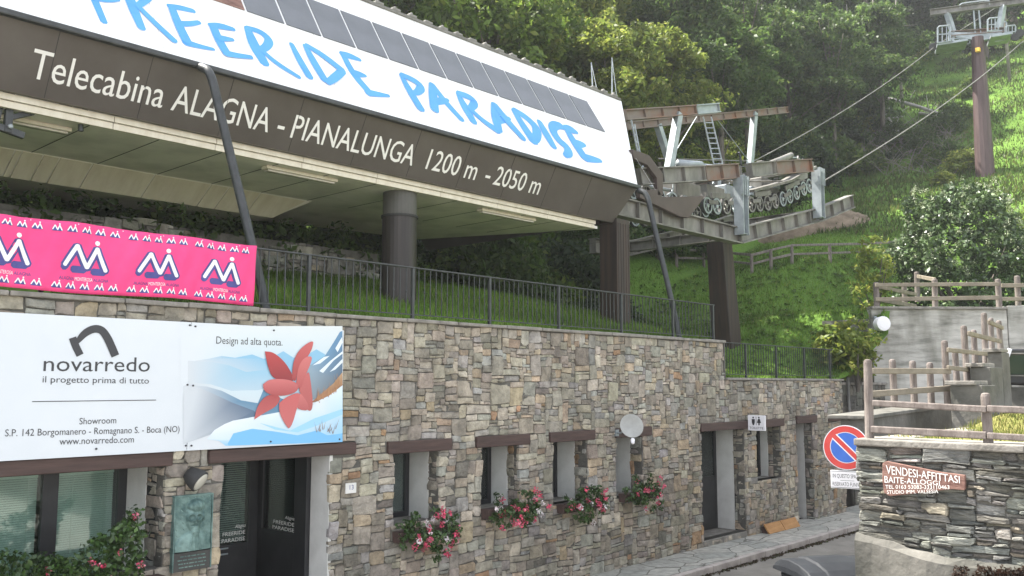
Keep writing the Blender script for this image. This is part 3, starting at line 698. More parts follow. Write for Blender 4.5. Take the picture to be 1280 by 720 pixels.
# big blue brush letters: strokes (px, py, width px) on the sloping white front
LET = [
 [(108,-22,9), (118,0,9), (130,28,8)], [(104,-22,9), (128,-18,8), (150,-16,6)], [(116,-2,8), (134,1,7), (148,0,5)],
 [(156,-20,11), (164,6,12), (177,36,9)], [(158,-18,9), (182,-16,9), (188,-4,9), (172,8,7)], [(172,8,7), (194,30,8), (218,52,8)],
 [(214,9,8), (223,32,10), (233,52,11)], [(211,8,7), (226,10,8), (242,14,6)], [(224,30,8), (238,30,7), (249,28,5)], [(231,53,10), (248,58,7), (267,62,4)],
 [(266,33,9), (274,52,10), (284,68,10)], [(262,32,6), (276,33,9), (292,37,5)], [(273,48,9), (282,49,7), (291,50,4)], [(281,67,9), (296,70,7), (314,72,5)],
 [(309,35,7), (318,58,13), (331,80,10)], [(309,35,6), (326,40,8), (337,50,9), (334,58,8), (326,63,7)], [(328,64,5), (346,80,7), (374,97,5)],
 [(364,55,5), (374,75,8), (387,97,8)],
 [(381,57,5), (392,78,9), (406,101,8)], [(383,57,6), (404,70,8), (428,89,8)], [(428,89,7), (418,98,8), (409,104,6)],
 [(429,69,6), (441,92,8), (462,116,8)], [(427,68,7), (437,70,8), (450,75,4)], [(443,92,8), (450,93,7), (457,95,3)], [(459,116,8), (472,118,6), (486,120,3)],
 [(501,94,4), (512,114,8), (526,137,8)], [(502,94,6), (518,101,7), (527,109,8), (522,116,6), (515,117,4)],
 [(540,106,6), (541,122,8), (543,138,8)], [(540,106,6), (556,127,7), (577,150,6)], [(543,128,6), (552,126,7), (560,125,3)],
 [(572,117,4), (581,134,9), (592,153,7)], [(573,117,6), (588,122,7), (594,129,7), (587,137,5)], [(588,137,5), (603,151,6), (622,164,7)],
 [(618,131,6), (619,147,8), (623,163,7)], [(618,131,6), (634,152,8), (654,174,6)], [(623,151,6), (630,149,6), (637,148,3)],
 [(642,138,5), (653,156,8), (667,177,9)], [(643,138,6), (658,147,7), (671,160,8), (671,172,7), (666,177,6)],
 [(674,152,5), (682,167,8), (692,184,6)],
 [(702,158,6), (694,156,7), (689,161,7), (698,176,8), (709,184,7), (711,192,7), (706,195,4)],
 [(708,162,5), (718,179,8), (731,198,8)], [(707,161,6), (714,162,7), (721,166,3)], [(720,180,7), (726,180,6), (731,181,3)], [(730,197,7), (741,199,6), (751,201,3)]]
mb = MB()
for i, s in enumerate(LET):
    pts = []
    for (x, y, wd) in s:
        p = roofpt(x, y); e = .5
        q = roofpt(x+e, y); sc = (q[0]-p[0])/e                      # metres per pixel across
        pts.append((p[0], vr(p), wd*sc*1.1))
    pts = rounded(pts, .25, 4)
    if i == 24: mb.build('blue_lettering', 'signblue', can); mb = MB()
    stroke(mb, pts, at_roof, off=.006+.0012*(i % 7))
mb.build('blue_lettering', 'signblue', can)
# white raised letters on the brown fascia
fx_, fz = -math.sin(math.atan(-KF)), math.cos(math.atan(-KF))
vf = lambda p: (p[2]-Z0)/fz
nfd = np.array([0, -fz, fx_])
at_f = lambda u, v, wd=0: (u, Y0+g_+v*fx_-wd*fz, Z0+v*fz+wd*fx_)
mb = MB()
B0 = [faspt(43, 97.5), faspt(668, 242)]
base = lambda u: vf(B0[0])+(vf(B0[1])-vf(B0[0]))*(u-B0[0][0])/(B0[1][0]-B0[0][0])
capv = np.mean([vf(faspt(50, 62))-vf(faspt(43, 97.5)), vf(faspt(384, 144))-vf(faspt(378, 173))])
print('cap', capv)
for wd_, a, b in (('Telecabina', (39, 80), (206, 118)), ('ALAGNA', (216, 125), (340, 145)), ('-', (347, 158), (356, 158)), ('PIANALUNGA', (364, 165), (520, 190)), ('1200 m', (533, 205), (596, 215)), ('-', (607, 219), (613, 220)), ('2050 m', (617, 225), (675, 235))):
    ua, ub = faspt(*a)[0], faspt(*b)[0]; mb = MB(); put_text(mb, wd_, ua, ub, base((ua+ub)/2), capv, at_f, thick=.02); mb.build('white_lettering', 'text', can)
# pillars
pc = (np.array(onZ(478, 242, zs))+np.array(onZ(522, 242, zs)))/2; pr = .5
pd = np.linalg.norm(pc-CAM); pr = 44/2/F0*pd*.97
mb = MB(); zr = float(CAM[2]+ray(500, 272)[2]*(np.linalg.norm((pc-CAM)[:2])/np.linalg.norm(ray(500, 272)[:2])))
mb.lathe((pc[0], pc[1], 3.5), (0, 0, 1), [(pr, 0), (pr, zr-3.5)], 28); mb.build('pillar', 'pillar', can, smooth=False)
mb = MB(); mb.lathe((pc[0], pc[1], zr), (0, 0, 1), [(pr*.98, 0), (pr*.98, zs-zr)], 28); mb.build('pillar_head', 'collar', can)
mb = MB(); mb.lathe((pc[0], pc[1], zr-.015), (0, 0, 1), [(pr+.02, 0), (pr+.02, .04)], 28); mb.build('pillar_ring', 'seam', can)
print('pillar', pc, pr, zr)
P2 = [np.array(onZ(p, 279, zf)) for p in (765, 802)]
c2 = (P2[0]+P2[1])/2; c2[1] += .35; r2 = 38/2/F0*np.linalg.norm(c2-CAM)*.95
h2 = r2*.73
mb = MB(); mb.bx(c2[0]-h2, c2[0]+h2, c2[1]-h2, c2[1]+h2, 3.5, zf+.1)
for k in range(5): xk = c2[0]-h2+(k+.5)*2*h2/5; mb.bx(xk-.006, xk+.006, c2[1]-h2-.012, c2[1]-h2+.01, 3.6, zf)
mb.build('pillar', 'rustpillar', can, bevel=.025)
print('pillar2', c2, r2)
p3a, p3b = onY(898.5, 296, 4.), onY(908.5, 430, 4.)
h3 = .3; mb = MB(); lo3 = p3b+(p3b-p3a)*.35
for dx3 in (0,):
    sq = [(-1,-1), (1,-1), (1,1), (-1,1)]
    vs = [(p3a[0]+a*h3*.95, 4+b*h3*.95, p3a[2]) for a, b in sq]+[(lo3[0]+a*h3*1.15, 4+b*h3*1.15, lo3[2]) for a, b in sq]
    mb.add(vs, [(0,1,2,3), (7,6,5,4), (0,4,5,1), (1,5,6,2), (2,6,7,3), (3,7,4,0)])
mb.build('pillar', 'rustpillar', can, bevel=.025)
mb = MB(); mb.bx(p3a[0]-.42, p3a[0]+.42, 3.6, 4.4, p3a[2], p3a[2]+.1); mb.build('pillar_plate', 'galvd', can, bevel=.01)
# downpipes
for foot, top, yt in (((334, 384), (251, 84), 1.6), ((850, 420), (798, 238), 1.62)):
    f = np.array(onY(*foot, .5)); t = np.array(onY(*top, yt))
    mids = []
    t = np.array([t[0], yt, t[2]]); k1 = t+np.array([.03, -.22, -.1])
    k2 = k1*.82+np.array([f[0], f[1]+.15, f[2]+.2])*.18
    f2 = np.array([f[0], f[1], 4.2])
    path = rounded([tuple(t), tuple(k1), tuple(k2), tuple(f*.85+k2*.15), tuple(f2)], .25, 4)
    mb = MB(); mb.tube(path, .062, 10); mb.build('downpipe', 'iron', can, smooth=True)
# steel bracket under the left end, and a short strap
br = thing('steel_bracket', 'dark steel bracket hanging under the brown fascia left of the lettering', 'bracket', onY(10, 150, 2.4))
q = lambda x, y, Y=2.4: onY(x, y, Y)
mb = MB(); mb.beam(q(13, 112), q(9, 166), .09, .09, up=(1, 0, 0)); mb.build('upright', 'iron', br, bevel=.008)
mb = MB(); mb.beam(q(12, 147), q(90, 130), .06, .07); mb.build('brace', 'iron', br, bevel=.008)
mb = MB(); mb.beam(q(-25, 150), q(30, 170), .07, .09); mb.build('foot', 'iron', br, bevel=.008)
mb = MB(); mb.beam(q(7, 114), q(-3, 150), .05, .05, up=(1, 0, 0)); mb.build('brace', 'iron', br, bevel=.008)
mb = MB(); c = q(13, 158, 2.33); mb.lathe(c, (0, -1, 0), [(.03, -.02), (.03, .02), (.015, .03)], 10); mb.build('bolt', 'galv', br)
o = MB(); o.tube([q(108, 134), q(101, 147), q(101, 164)], .035, 6); tag(o.build('bent_strap', 'iron'), 'short bent dark metal strap hanging below the word Telecabina', 'strap')
# fluorescent lamps on the soffit
for (a, b, lab) in (((-10, 148), (88, 166), 'leftmost long fluorescent lamp on the green soffit beside the steel bracket'),
                    ((331, 211), (418, 229), 'long fluorescent lamp on the soffit right of the first downpipe'),
                    ((604, 263), (662, 278), 'rightmost fluorescent lamp on the soffit below the number 2050')):
    A_, B_ = onZ(*a, zs-.06), onZ(*b, zs-.06); L_ = thing('soffit_lamp', lab, 'lamp', (A_+B_)/2, 'fluorescent lamps under the station roof')
    B_[1] = A_[1] = (A_[1]+B_[1])/2; A_[2] = B_[2] = zs-.03
    mb = MB(); mb.beam(A_, B_, .17, .055); mb.build('housing', 'cream', L_, bevel=.01)
    mb = MB(); mb.beam(A_+[.04, 0, -.045], B_+[-.04, 0, -.045], .11, .03); mb.build('diffuser', 'lamp', L_, bevel=.01)
# whip antennas on the roof end
for (a, b, c) in (((739, 78), (741, 106), 'short thin antenna mast on the roof edge, left one of the pair'), ((765, 72), (765, 117), 'taller thin antenna mast with stay wire at the roof corner')):
    p_, q_ = onY(*b, ytop+.3), onY(*a, ytop+.3); an_ = thing('antenna_mast', c, 'antenna', p_)
    mb = MB(); mb.tube([p_-[0, 0, .2], q_], [.02, .012], 6); mb.build('mast', 'galv', an_)
    mb = MB(); mb.tube([q_, p_+[.55, .2, -.3]], .009, 5); mb.build('stay', 'galv', an_)
# ------------------------------------------------------------------ advertising board on the stone wall
YBD = -.085
bd = thing('advertising_board', 'wide white furniture advertising board with a red flower chair on snow', 'billboard', onY(215, 565, YBD))
xb0, xb1 = 1.2, float(onY(428.5, 480, YBD)[0]); zb0, zb1 = float(onY(428, 552.5, YBD)[2])+.0, float(onY(428, 413, YBD)[2])
mb = MB(); xs_ = float(onY(236, 500, YBD)[0])
mb.bx(xb0, xs_-.003, YBD, YBD+.03, zb0, zb1); mb.bx(xs_+.003, xb1, YBD, YBD+.03, zb0, zb1); mb.build('panel', 'board', bd, bevel=.003)
bat = lambda u, v, wd=0: (u, YBD-wd, v)
def bpx(x, y): p = onY(x, y, YBD); return float(p[0]), float(p[2])
zp = lambda x, y: (230+x/4.233, 400+y/4.233)
art = MB(); lay = [0]
def poly(pts, col):
    lay[0] += 1; P = [bpx(*zp(*p)) for p in pts]
    n = len(P)
    cols = [col]*n if not isinstance(col, list) else col
    # fan through ear-free triangulation by mathutils
    from mathutils.geometry import tessellate_polygon
    tri = tessellate_polygon([[Vector((a, b, 0)) for a, b in P]])
    for t in tri:
        art.add([bat(*P[i], .0015+.00022*lay[0]) for i in t], [(0, 1, 2)], tuple(tuple(ch*.9 for ch in cols[i]) if cols[i] is not W_ else W_ for i in t))
W_ = (.625, .665, .705)
def strip(xs, ys, cf):
    lay[0] += 1; k = .0015+.00022*lay[0]
    for i in range(len(xs)-1):
        for j in range(len(ys)-1):
            c4 = [(xs[i], ys[j+1]), (xs[i+1], ys[j+1]), (xs[i+1], ys[j]), (xs[i], ys[j])]
            art.add([bat(*bpx(*zp(*c)), k) for c in c4], [(0,1,2,3)], tuple(cf(*c) for c in c4))
def mixc(a, b, t): t = min(1, max(0, t)); return tuple(x*(1-t)+y*t for x, y in zip(a, b))
def fadew(c): return lambda x, y: mixc(W_, c, (x-40)/260)
strip([-20, 40, 120, 200, 300, 420, 560, 700, 838], [32, 150, 260, 400], lambda x, y: mixc(W_, mixc((.64,.68,.69), (.42,.6,.72), (y-100)/160), (x-60)/240))
def fpoly(pts, c): poly(pts, [mixc(W_, c, (p[0]-62)/215) for p in pts])
fpoly([(60,215),(130,205),(200,190),(270,200),(360,182),(420,205),(470,195),(525,165),(580,200),(640,190),(700,155),(760,190),(800,175),(838,190),(838,420),(60,420)], (.26,.52,.72))
fpoly([(20,215),(150,222),(240,240),(330,275),(420,265),(470,240),(560,290),(640,250),(760,330),(760,430),(20,470)], (.33,.56,.72))
fpoly([(20,330),(140,340),(250,375),(330,372),(390,372),(470,350),(560,400),(560,470),(20,470)], (.6,.72,.78))
poly([(640,255),(690,225),(745,190),(790,120),(825,62),(838,58),(838,330),(760,400),(650,430)], [(.3,.42,.52),(.22,.36,.5),(.15,.3,.46),(.12,.27,.44),(.12,.27,.45),(.12,.27,.45),(.1,.13,.17),(.1,.12,.14),(.25,.3,.34)])
for pts in ([(800,150),(835,90),(838,120),(812,170)], [(715,270),(775,215),(838,165),(838,178),(790,215),(735,280)], [(680,240),(740,195),(770,190),(720,230)], [(770,275),(838,205),(838,225),(800,262)]): poly(pts, (.75,.83,.9))
fpoly([(20,345),(120,352),(200,375),(300,425),(390,440),(420,368),(470,400),(560,430),(560,520),(380,500),(240,450),(20,400)], (.12,.26,.4))
fpoly([(-5,349),(70,355),(150,388),(250,435),(370,480),(400,520),(240,560),(130,610),(-5,656)], (.1,.16,.25))
sn = [(120,630),(160,582),(215,550),(260,532),(370,512),(500,488),(600,470),(660,476),(700,430),(760,405),(838,345),(838,645),(640,652),(220,666),(185,640)]
poly(sn, [(.7,.8,.88),(.78,.84,.9),(.8,.86,.9),(.78,.84,.9),(.76,.84,.9),(.76,.84,.9),(.72,.82,.9),(.7,.82,.9),(.78,.82,.86),(.7,.8,.9),(.74,.84,.92),(.28,.6,.85),(.22,.56,.86),(.3,.6,.86),(.5,.7,.85)])
poly([(230,655),(260,600),(360,575),(480,590),(600,610),(700,585),(760,610),(838,600),(838,644),(640,651),(235,664)], (.2,.52,.84))
poly([(400,545),(560,585),(690,520),(838,470),(838,500),(700,560),(600,595),(480,580)], (.36,.66,.9))
poly([(665,440),(720,395),(790,335),(838,275),(838,345),(770,398),(700,432)], [(.3,.14,.08),(.4,.2,.1),(.45,.26,.13),(.5,.32,.18),(.3,.17,.1),(.4,.2,.1),(.2,.1,.07)])
for i in range(26):
    x = random.uniform(700, 838); y = 440-(x-680)*.62+random.uniform(-10, 20); poly([(x, y), (x+4, y), (x+random.uniform(-14, 18), y-random.uniform(25, 75))], (.48,.25,.12))
for i in range(14):
    x = random.uniform(690, 800); y = random.uniform(570, 605); poly([(x, y), (x+3, y), (x+random.uniform(-30, 30), y-random.uniform(30, 70))], (.3,.15,.1))
def petal(pts, a, b):
    ys = [p[1] for p in pts]; lo, hi = min(ys), max(ys)
    a, b = (a[0]*.8, a[1]*.6, a[2]*.62), (b[0]*.72, b[1]*.52, b[2]*.55)
    poly(rounded(pts+[pts[0]], .25, 4)[:-1], None or [mixc(a, b, (p[1]-lo)/(hi-lo)) for p in rounded(pts+[pts[0]], .25, 4)[:-1]])
petal([(425,166),(470,170),(530,220),(572,290),(580,330),(470,316),(440,250)], (.62,.09,.09), (.36,.05,.06))
petal([(568,310),(573,220),(610,150),(684,102),(676,150),(655,190),(600,260),(588,330)], (.72,.2,.19), (.5,.1,.1))
petal([(606,372),(655,255),(668,330),(682,470),(650,488)], (.7,.23,.22), (.6,.2,.18))
petal([(590,335),(600,250),(630,200),(676,188),(668,230),(640,290),(612,378)], (.8,.3,.28), (.6,.16,.15))
petal([(368,527),(385,450),(440,390),(512,400),(490,455),(420,492)], (.5,.11,.11), (.76,.25,.23))
petal([(585,395),(620,385),(672,482),(586,472)], (.78,.3,.28), (.62,.2,.19))
petal([(500,440),(540,405),(614,378),(605,430),(560,586),(530,550),(500,490)], (.72,.2,.19), (.78,.3,.28))
petal([(415,340),(450,312),(540,312),(600,335),(600,380),(520,405),(440,392),(416,365)], (.78,.28,.27), (.55,.13,.13))
art.build('printed_picture', 'printm', bd)
tx = MB()
def btext(t, a, b, y0, ycap, x=None, sh=0, y1=None):
    xm = (a+b)/2; ua, ub = bpx(a, y0)[0], bpx(b, y0)[0]; v0 = bpx(a, y0)[1]; v1 = bpx(b, y1 if y1 else y0)[1] if y1 else v0
    cap_ = bpx(a, ycap)[1]-v0
    put_text(tx, t, ua, ub, 0, cap_, lambda u, v, wd=0: bat(u, v+v0+(v1-v0)*(u-ua)/(ub-ua), wd), shear=sh)
btext('novarredo', 54, 187, 463.8, 444.8, y1=464.5); btext('il progetto prima di tutto', 53, 186, 478, 470, y1=479.5)
btext('Showroom', 99, 145, 530.5, 522.5, y1=529); btext('S.P. 142 Borgomanero - Romagnano S. - Boca (NO)', 6, 224, 545.5, 536.8, y1=540)
btext('www.novarredo.com', 74, 167, 556, 547.5, y1=553); btext('Design ad alta quota.', 270, 353, 429.5, 420.5, y1=432)
st_ = lambda pts, of=.004: stroke(tx, rounded([(*bpx(x, y), w_*.0098) for x, y, w_ in pts], .25, 5), bat, off=of, cap=False)
st_([(90.5,422,8), (94,432,8), (100,444,8)]); st_([(95,431,2), (98,425,6), (106,416,8), (117,410.5,8.5), (127,412,8.5), (134,422,9), (139,433,9), (144,445,9)], .0055)
a, b = bpx(40, 502), bpx(195, 502); tx.bx(a[0], b[0], YBD-.004, YBD-.003, a[1]-.004, a[1]+.004)
tx.build('lettering', 'ink', bd)
sc_ = MB()
for x, y in ((237,406.5),(244,408),(342,413),(234,481),(241,482),(232,557),(239,557),(120,561),(338,552),(424,549)):
    u, v = bpx(x, y); sc_.lathe((u, YBD, v), (0, -1, 0), [(.011, 0), (.011, .014), (.004, .017)], 8)
sc_.build('screws', 'ink', bd)
# ------------------------------------------------------------------ iron railings on the terrace edge
def railing(name, label, x0, x1, z0, ztop, posts, dens=.115, knots=False):
    t = thing(name, label, 'railing', ((x0+x1)/2, .15, z0))
    for p in posts:
        mb = MB(); mb.bx(p-.022, p+.022, .128, .172, z0-.06, ztop); mb.build('post', 'iron', t)
    mb = MB(); mb.bx(x0, x1, .125, .175, ztop, ztop+.022); mb.build('top_rail', 'iron', t, bevel=.006)
    mb = MB(); mb.bx(x0, x1, .138, .162, z0+.07, z0+.085); mb.build('bottom_rail', 'iron', t)
    ps = [x0]+posts+[x1]
    for a, b in zip(ps[:-1], ps[1:]):
        if b-a < 2.2*dens: continue
        mb = MB(); n = max(1, int((b-a)/dens))
        for i in range(1, n):
            x = a+(b-a)*i/n; mb.bx(x-.006, x+.006, .144, .156, z0+.085, ztop)
            if knots and i % 2 == 0:
                zk = z0+(ztop-z0)*.55; mb.lathe((x, .15, zk-.03), (0, 0, 1), [(.008, 0), (.018, .03), (.008, .06)], 6)
        mb.build('bars', 'iron', t)
    return t
pp = [float(onY(x, 350, .15)[0]) for x in (386, 516, 612, 698, 776, 840, 886)]
railing('iron_railing', 'long dark iron railing along the terrace edge right of the pink banner', 0.8, 17.45, 4.255, 5.02, [1.0, 3.6, 6.1]+pp[:-1]+[17.4], knots=True)
pp = [float(onY(x, 450, .15)[0]) for x in (905, 932, 970, 1005, 1037)]
railing('iron_railing', 'short dark iron railing on the lower wall in front of the green slope', 17.7, 23.6, 3.455, 4.22, pp)
# ------------------------------------------------------------------ pink banner
YBN = -.035
bn = thing('pink_banner', 'bright pink banner with rows of white and navy M logos tied to the railing', 'banner', (4, 0, 4.3))
bx0, bx1, bz0, bz1 = .9, float(onY(318.5, 345, YBN)[0]), 4.285, 5.03
def nat(u, v, wd=0):
    a = (v-bz0)/(bz1-bz0)
    y = .02*math.sin(u*4.1+a*2)+.014*math.sin(u*9.3-a*3.1)+.02*math.sin(a*math.pi)+.010*math.sin(u*17+a*5)*(.3+a)+.006*math.sin(u*31-a*9)
    return (u, YBN-y*.7-wd, v+.012*math.sin(u*2.7+.6)*(1-a)+.01*math.sin(u*5+1)*a)
mb = MB(); nx, ny = 240, 16
mb.add([nat(bx0+(bx1-bx0)*i/nx, bz0+(bz1-bz0)*j/ny) for j in range(ny+1) for i in range(nx+1)], [(j*(nx+1)+i, j*(nx+1)+i+1, (j+1)*(nx+1)+i+1, (j+1)*(nx+1)+i) for j in range(ny) for i in range(nx)])
o = mb.build('cloth', 'pink', bn, smooth=True); md = o.modifiers.new('thick', 'SOLIDIFY'); md.thickness = .003
navy, wht = MB(), MB()
def seg(mb, pts, w, off, cx, cz, s):
    P = []
    for (a, b), (c, d) in zip(pts[:-1], pts[1:]):
        for k in range(4): P.append((a+(c-a)*k/4, b+(d-b)*k/4))
    P.append(pts[-1])
    # mitred by drawing each leg as its own rounded bar
    for (a, b) in zip(pts[:-1], pts[1:]):
        q = [(a[0]+(b[0]-a[0])*k/3, a[1]+(b[1]-a[1])*k/3) for k in range(4)]
        stroke(mb, [(cx+x*s, cz+y*s, w*s) for x, y in q], nat, off=off)
ZZ = [(-1.05,-.42), (-.45,.6), (.1,-.48), (.6,.56), (1.06,-.58)]
def logo(cx, cz, s):
    seg(navy, [(x, y-.03) for x, y in ZZ], .44, .0035, cx, cz, s)
    seg(navy, [(-.62,-.6), (-.02,-.6)], .36, .0045, cx, cz, s); seg(navy, [(.42,-.66), (.98,-.66)], .36, .005, cx, cz, s); seg(navy, [(-1.12,-.55), (-1.0,-.45)], .36, .0055, cx, cz, s)
    for i, (a, b) in enumerate(zip(ZZ[:-1], ZZ[1:])): seg(wht, [a, b], .2, .0078+.0009*i, cx, cz, s)
    wht.add([nat(cx+(.6+.13*math.cos(t*.785))*s, cz+(.84+.13*math.sin(t*.785))*s, .007) for t in range(8)], [tuple(range(8))])
    put_text(navy, 'ALAGNA', cx-1.3*s, cx-.5*s, cz-1.17*s, .17*s, lambda u, v, wd=0: nat(u, v, .004))
    put_text(wht, 'MONTEROSA', cx-.46*s, cx+.44*s, cz-1.17*s, .18*s, lambda u, v, wd=0: nat(u, v, .004))
    put_text(navy, 'ALAGNA', cx+.48*s, cx+1.25*s, cz-1.17*s, .17*s, lambda u, v, wd=0: nat(u, v, .004))
def mini(cx, cz, s):
    navy.add([nat(cx+x*s, cz+y*s, .004) for x, y in ((-1.2,-.75), (1.25,-.75), (.62,.5), (.1,-.2), (-.45,.5))], [(0, 3, 4), (0, 1, 3), (1, 2, 3)])
    for i, (a, b) in enumerate(zip(ZZ[:-1], ZZ[1:])): seg(wht, [a, b], .26, .006+.0007*i, cx, cz, s)
    wht.add([nat(cx+(.6+.2*math.cos(t*1.05))*s, cz+(.9+.2*math.sin(t*1.05))*s, .0065) for t in range(6)], [tuple(range(6))])
cxs = [float(onY(x, 335, YBN)[0]) for x in (277, 194, 106)]; per = ((cxs[0]-cxs[1])+(cxs[1]-cxs[2]))/2; czl = 4.66
sl = float(onY(299, 345, YBN)[0]-onY(255, 345, YBN)[0])/2.25
for k in range(-1, 6):
    c = cxs[0]-k*per
    if bx0+.4 < c < bx1-.2: logo(c, czl, sl)
    for j in range(5):
        u = c+(j-2)*per/5.35
        if bx0+.1 < u < bx1-.05: mini(u, 4.955, sl*.215); mini(u+.01, 4.36, sl*.215)
mb = MB()
for u in np.arange(bx0+.1, bx1, .48):
    mb.tube([nat(u, bz1-.02, .004), (u, .1, bz1+.01), (u+.01, .19, bz1-.02)], .006, 5)
mb.build('ties', 'whitep', bn)
navy.build('navy_logo_print', 'navy', bn); wht.build('white_logo_print', 'whitep', bn)
# ------------------------------------------------------------------ bronze plaque, spotlight, number tile
pq = thing('bronze_plaque', 'greenish bronze portrait plaque on the stone pillar beside the entrance', 'plaque', (5.35, -.05, 1.17))
px0, px1 = float(onY(217.5, 660, -.06)[0]), float(onY(263, 660, -.06)[0]); pz1, pz0 = float(onY(217.5, 622, -.06)[2]), float(onY(217, 716, -.06)[2]); zmid = pz0+(pz1-pz0)*.25
mb = MB(); mb.bx(px0, px1, -.07, -.0, zmid+.006, pz1); mb.bx(px0-.015, px1+.015, -.085, -.0, pz1-.003, pz1+.015); mb.bx(px0-.015, px0, -.085, 0, pz0, pz1); mb.bx(px1, px1+.015, -.085, 0, pz0, pz1); mb.build('back_plate', 'bronze', pq, bevel=.004)
def relief(a, b):          # a across 0..1, b up 0..1 -> height
    def el(cx, cy, rx, ry): return max(0, 1-((a-cx)/rx)**2-((b-cy)/ry)**2)
    h = .012*math.sqrt(el(.5, .5, .3, .36)) if False else 0
    h = max(h, .05*math.sqrt(el(.52, .62, .23, .27)))                                  # head
    h = max(h, .075*math.sqrt(el(.56, .83, .24, .13)))                                  # hair
    h = max(h, .045*math.sqrt(el(.76, .62, .06, .08)))                                  # ear
    h = max(h, .045*math.sqrt(el(.55, .36, .13, .16)))                                  # neck
    h = max(h, .042*math.sqrt(el(.5, .02, .52, .34)))                                   # shoulders
    if el(.5, .02, .52, .34) > 0:
        for s in (-1, 1):
            d = abs((a-.52)-s*(.06+.5*(.36-b)*.55)); h += .022*max(0, 1-d/.03)          # lapels
        h += .01*max(0, 1-abs(a-.52)/.035) if b < .28 else 0                             # tie
    for cx in (.41, .6):
        r = math.hypot((a-cx)/.09, (b-.62)/.065); h += .024*max(0, 1-abs(r-1)/.25)-.02*max(0, 1-r)
    h += .03*max(0, 1-abs(a-.5)/.035)*(1 if .5 < b < .63 else 0)                       # nose
    h -= .02*max(0, 1-abs(b-.465)/.016)*(1 if .4 < a < .6 else 0)                       # mouth
    h += .006*math.sin(a*60+b*23)*math.sqrt(el(.56, .83, .24, .13))                      # hair strands
    h += .0025*math.sin(a*31+1.7*b*19)*math.sin(b*27)
    return h
mb = MB(); n1, n2 = 64, 90
mb.add([(px0+.006+(px1-px0-.012)*i/n1, -.072-relief(i/n1, j/n2), zmid+.015+(pz1-zmid-.025)*j/n2) for j in range(n2+1) for i in range(n1+1)], [(j*(n1+1)+i, j*(n1+1)+i+1, (j+1)*(n1+1)+i+1, (j+1)*(n1+1)+i) for j in range(n2) for i in range(n1)])
mb.build('relief_portrait', 'bronze', pq, smooth=True)
mb = MB(); mb.bx(px0, px1, -.075, 0, pz0, zmid); mb.build('inscription_plate', 'bronzed', pq, bevel=.004)
mb = MB()
for r in range(4):
    x = px0+.04+random.uniform(0, .04)
    while x < px1-.06:
        l = random.uniform(.02, .06); z = zmid-.05-r*.04; mb.bx(x, min(x+l, px1-.03), -.079, -.074, z, z+.012); x += l+.012
mb.build('inscription', 'bronze', pq)
sp = thing('wall_spotlight', 'round dark wall spotlight on the stone pillar above the bronze plaque', 'spotlight', onY(248, 601, -.1))
c = np.array(onY(247, 600, -.12)); ax = np.array([.42, -.66, -.5])
mb = MB(); mb.lathe(c-ax*.04, ax, [(.02, -.13), (.075, -.11), (.105, -.05), (.125, .03), (.13, .075), (.118, .085)], 24); mb.build('housing', 'rubber', sp, smooth=True)
mb = MB(); mb.lathe(c-ax*.04, ax, [(.116, .082), (.09, .098), (.03, .104)], 24); mb.build('lens', 'lamp', sp, smooth=True)
mb = MB(); mb.bx(c[0]-.05, c[0]+.02, -.12, .0, c[2]+.02, c[2]+.1); mb.build('bracket', 'rubber', sp, bevel=.01)
nm = thing('house_number_tile', 'small white house number tile on the stones right of the entrance', 'house number', onY(438, 615, -.04))
a, b = onY(432.5, 604.5, -.045), onY(445.5, 616, -.045)
mb = MB(); mb.bx(a[0], b[0], -.045, 0, b[2], a[2]); mb.build('tile', 'plaster', nm, bevel=.006)
mb = MB(); put_text(mb, '13', a[0]+.06, b[0]-.05, b[2]+.05, .06, lambda u, v, wd=0: (u, -.047, v)); mb.build('digits', 'navy', nm)
# ------------------------------------------------------------------ satellite dish, toilet sign, plank
ds = thing('satellite_dish', 'round grey satellite dish on the wall over the fourth window', 'satellite dish', onY(770, 541, 0))
c = np.array(onY(789.5, 532.5, -.42)); ax = np.array([-.58, -.74, .3]); ax /= np.linalg.norm(ax)
R_ = .215
mb = MB(); mb.lathe(c, ax, [(.02, -.055), (R_*.5, -.045), (R_*.85, -.015), (R_, .006), (R_*1.01, .012), (R_*.98, .012), (R_*.8, -.006), (R_*.5, -.03), (.02, -.042)], 32); mb.build('reflector', 'dish', ds, smooth=True)
wl = np.array(onY(769, 541, 0)); mb = MB(); mb.tube([wl, wl+[0, -.12, 0], c-ax*.06], .018, 8); mb.bx(wl[0]-.05, wl[0]+.05, -.05, .0, wl[2]-.06, wl[2]+.06); mb.build('mount_arm', 'galv', ds)
lo = c+np.array([0, 0, -R_])*.96; lb = np.array(onY(791, 553, -.62)); mb = MB(); mb.tube([lo-ax*.02, (lo+lb)/2+[0, 0, -.03], lb], .013, 8); mb.build('feed_arm', 'dish', ds)
mb = MB(); mb.lathe(lb, c-lb, [(.02, -.03), (.035, .0), (.038, .07), (.03, .08)], 14); mb.build('receiver', 'whitep', ds, smooth=True)
XT = float(onY(935, 529, -.06)[0])
ts = thing('toilet_sign', 'small white projecting toilet sign with figures over the door', 'sign', onX(945, 529, XT))
P = [onX(x, y, XT) for x, y in ((935, 538), (956.5, 540), (956.5, 520), (935, 519))]
ya, yb2 = P[0][1], P[1][1]; za, zb = P[0][2], P[3][2]
mb = MB(); mb.bx(XT, XT+.05, yb2, ya, za, zb); mb.build('plate', 'whitep', ts, bevel=.008)
mb = MB(); w_ = ya-yb2; tat = lambda u, v, wd=0: (XT-.004, ya-u*w_, za+v*(zb-za))
put_text(mb, 'TOILETTE', .1, .9, .1, .15, tat)
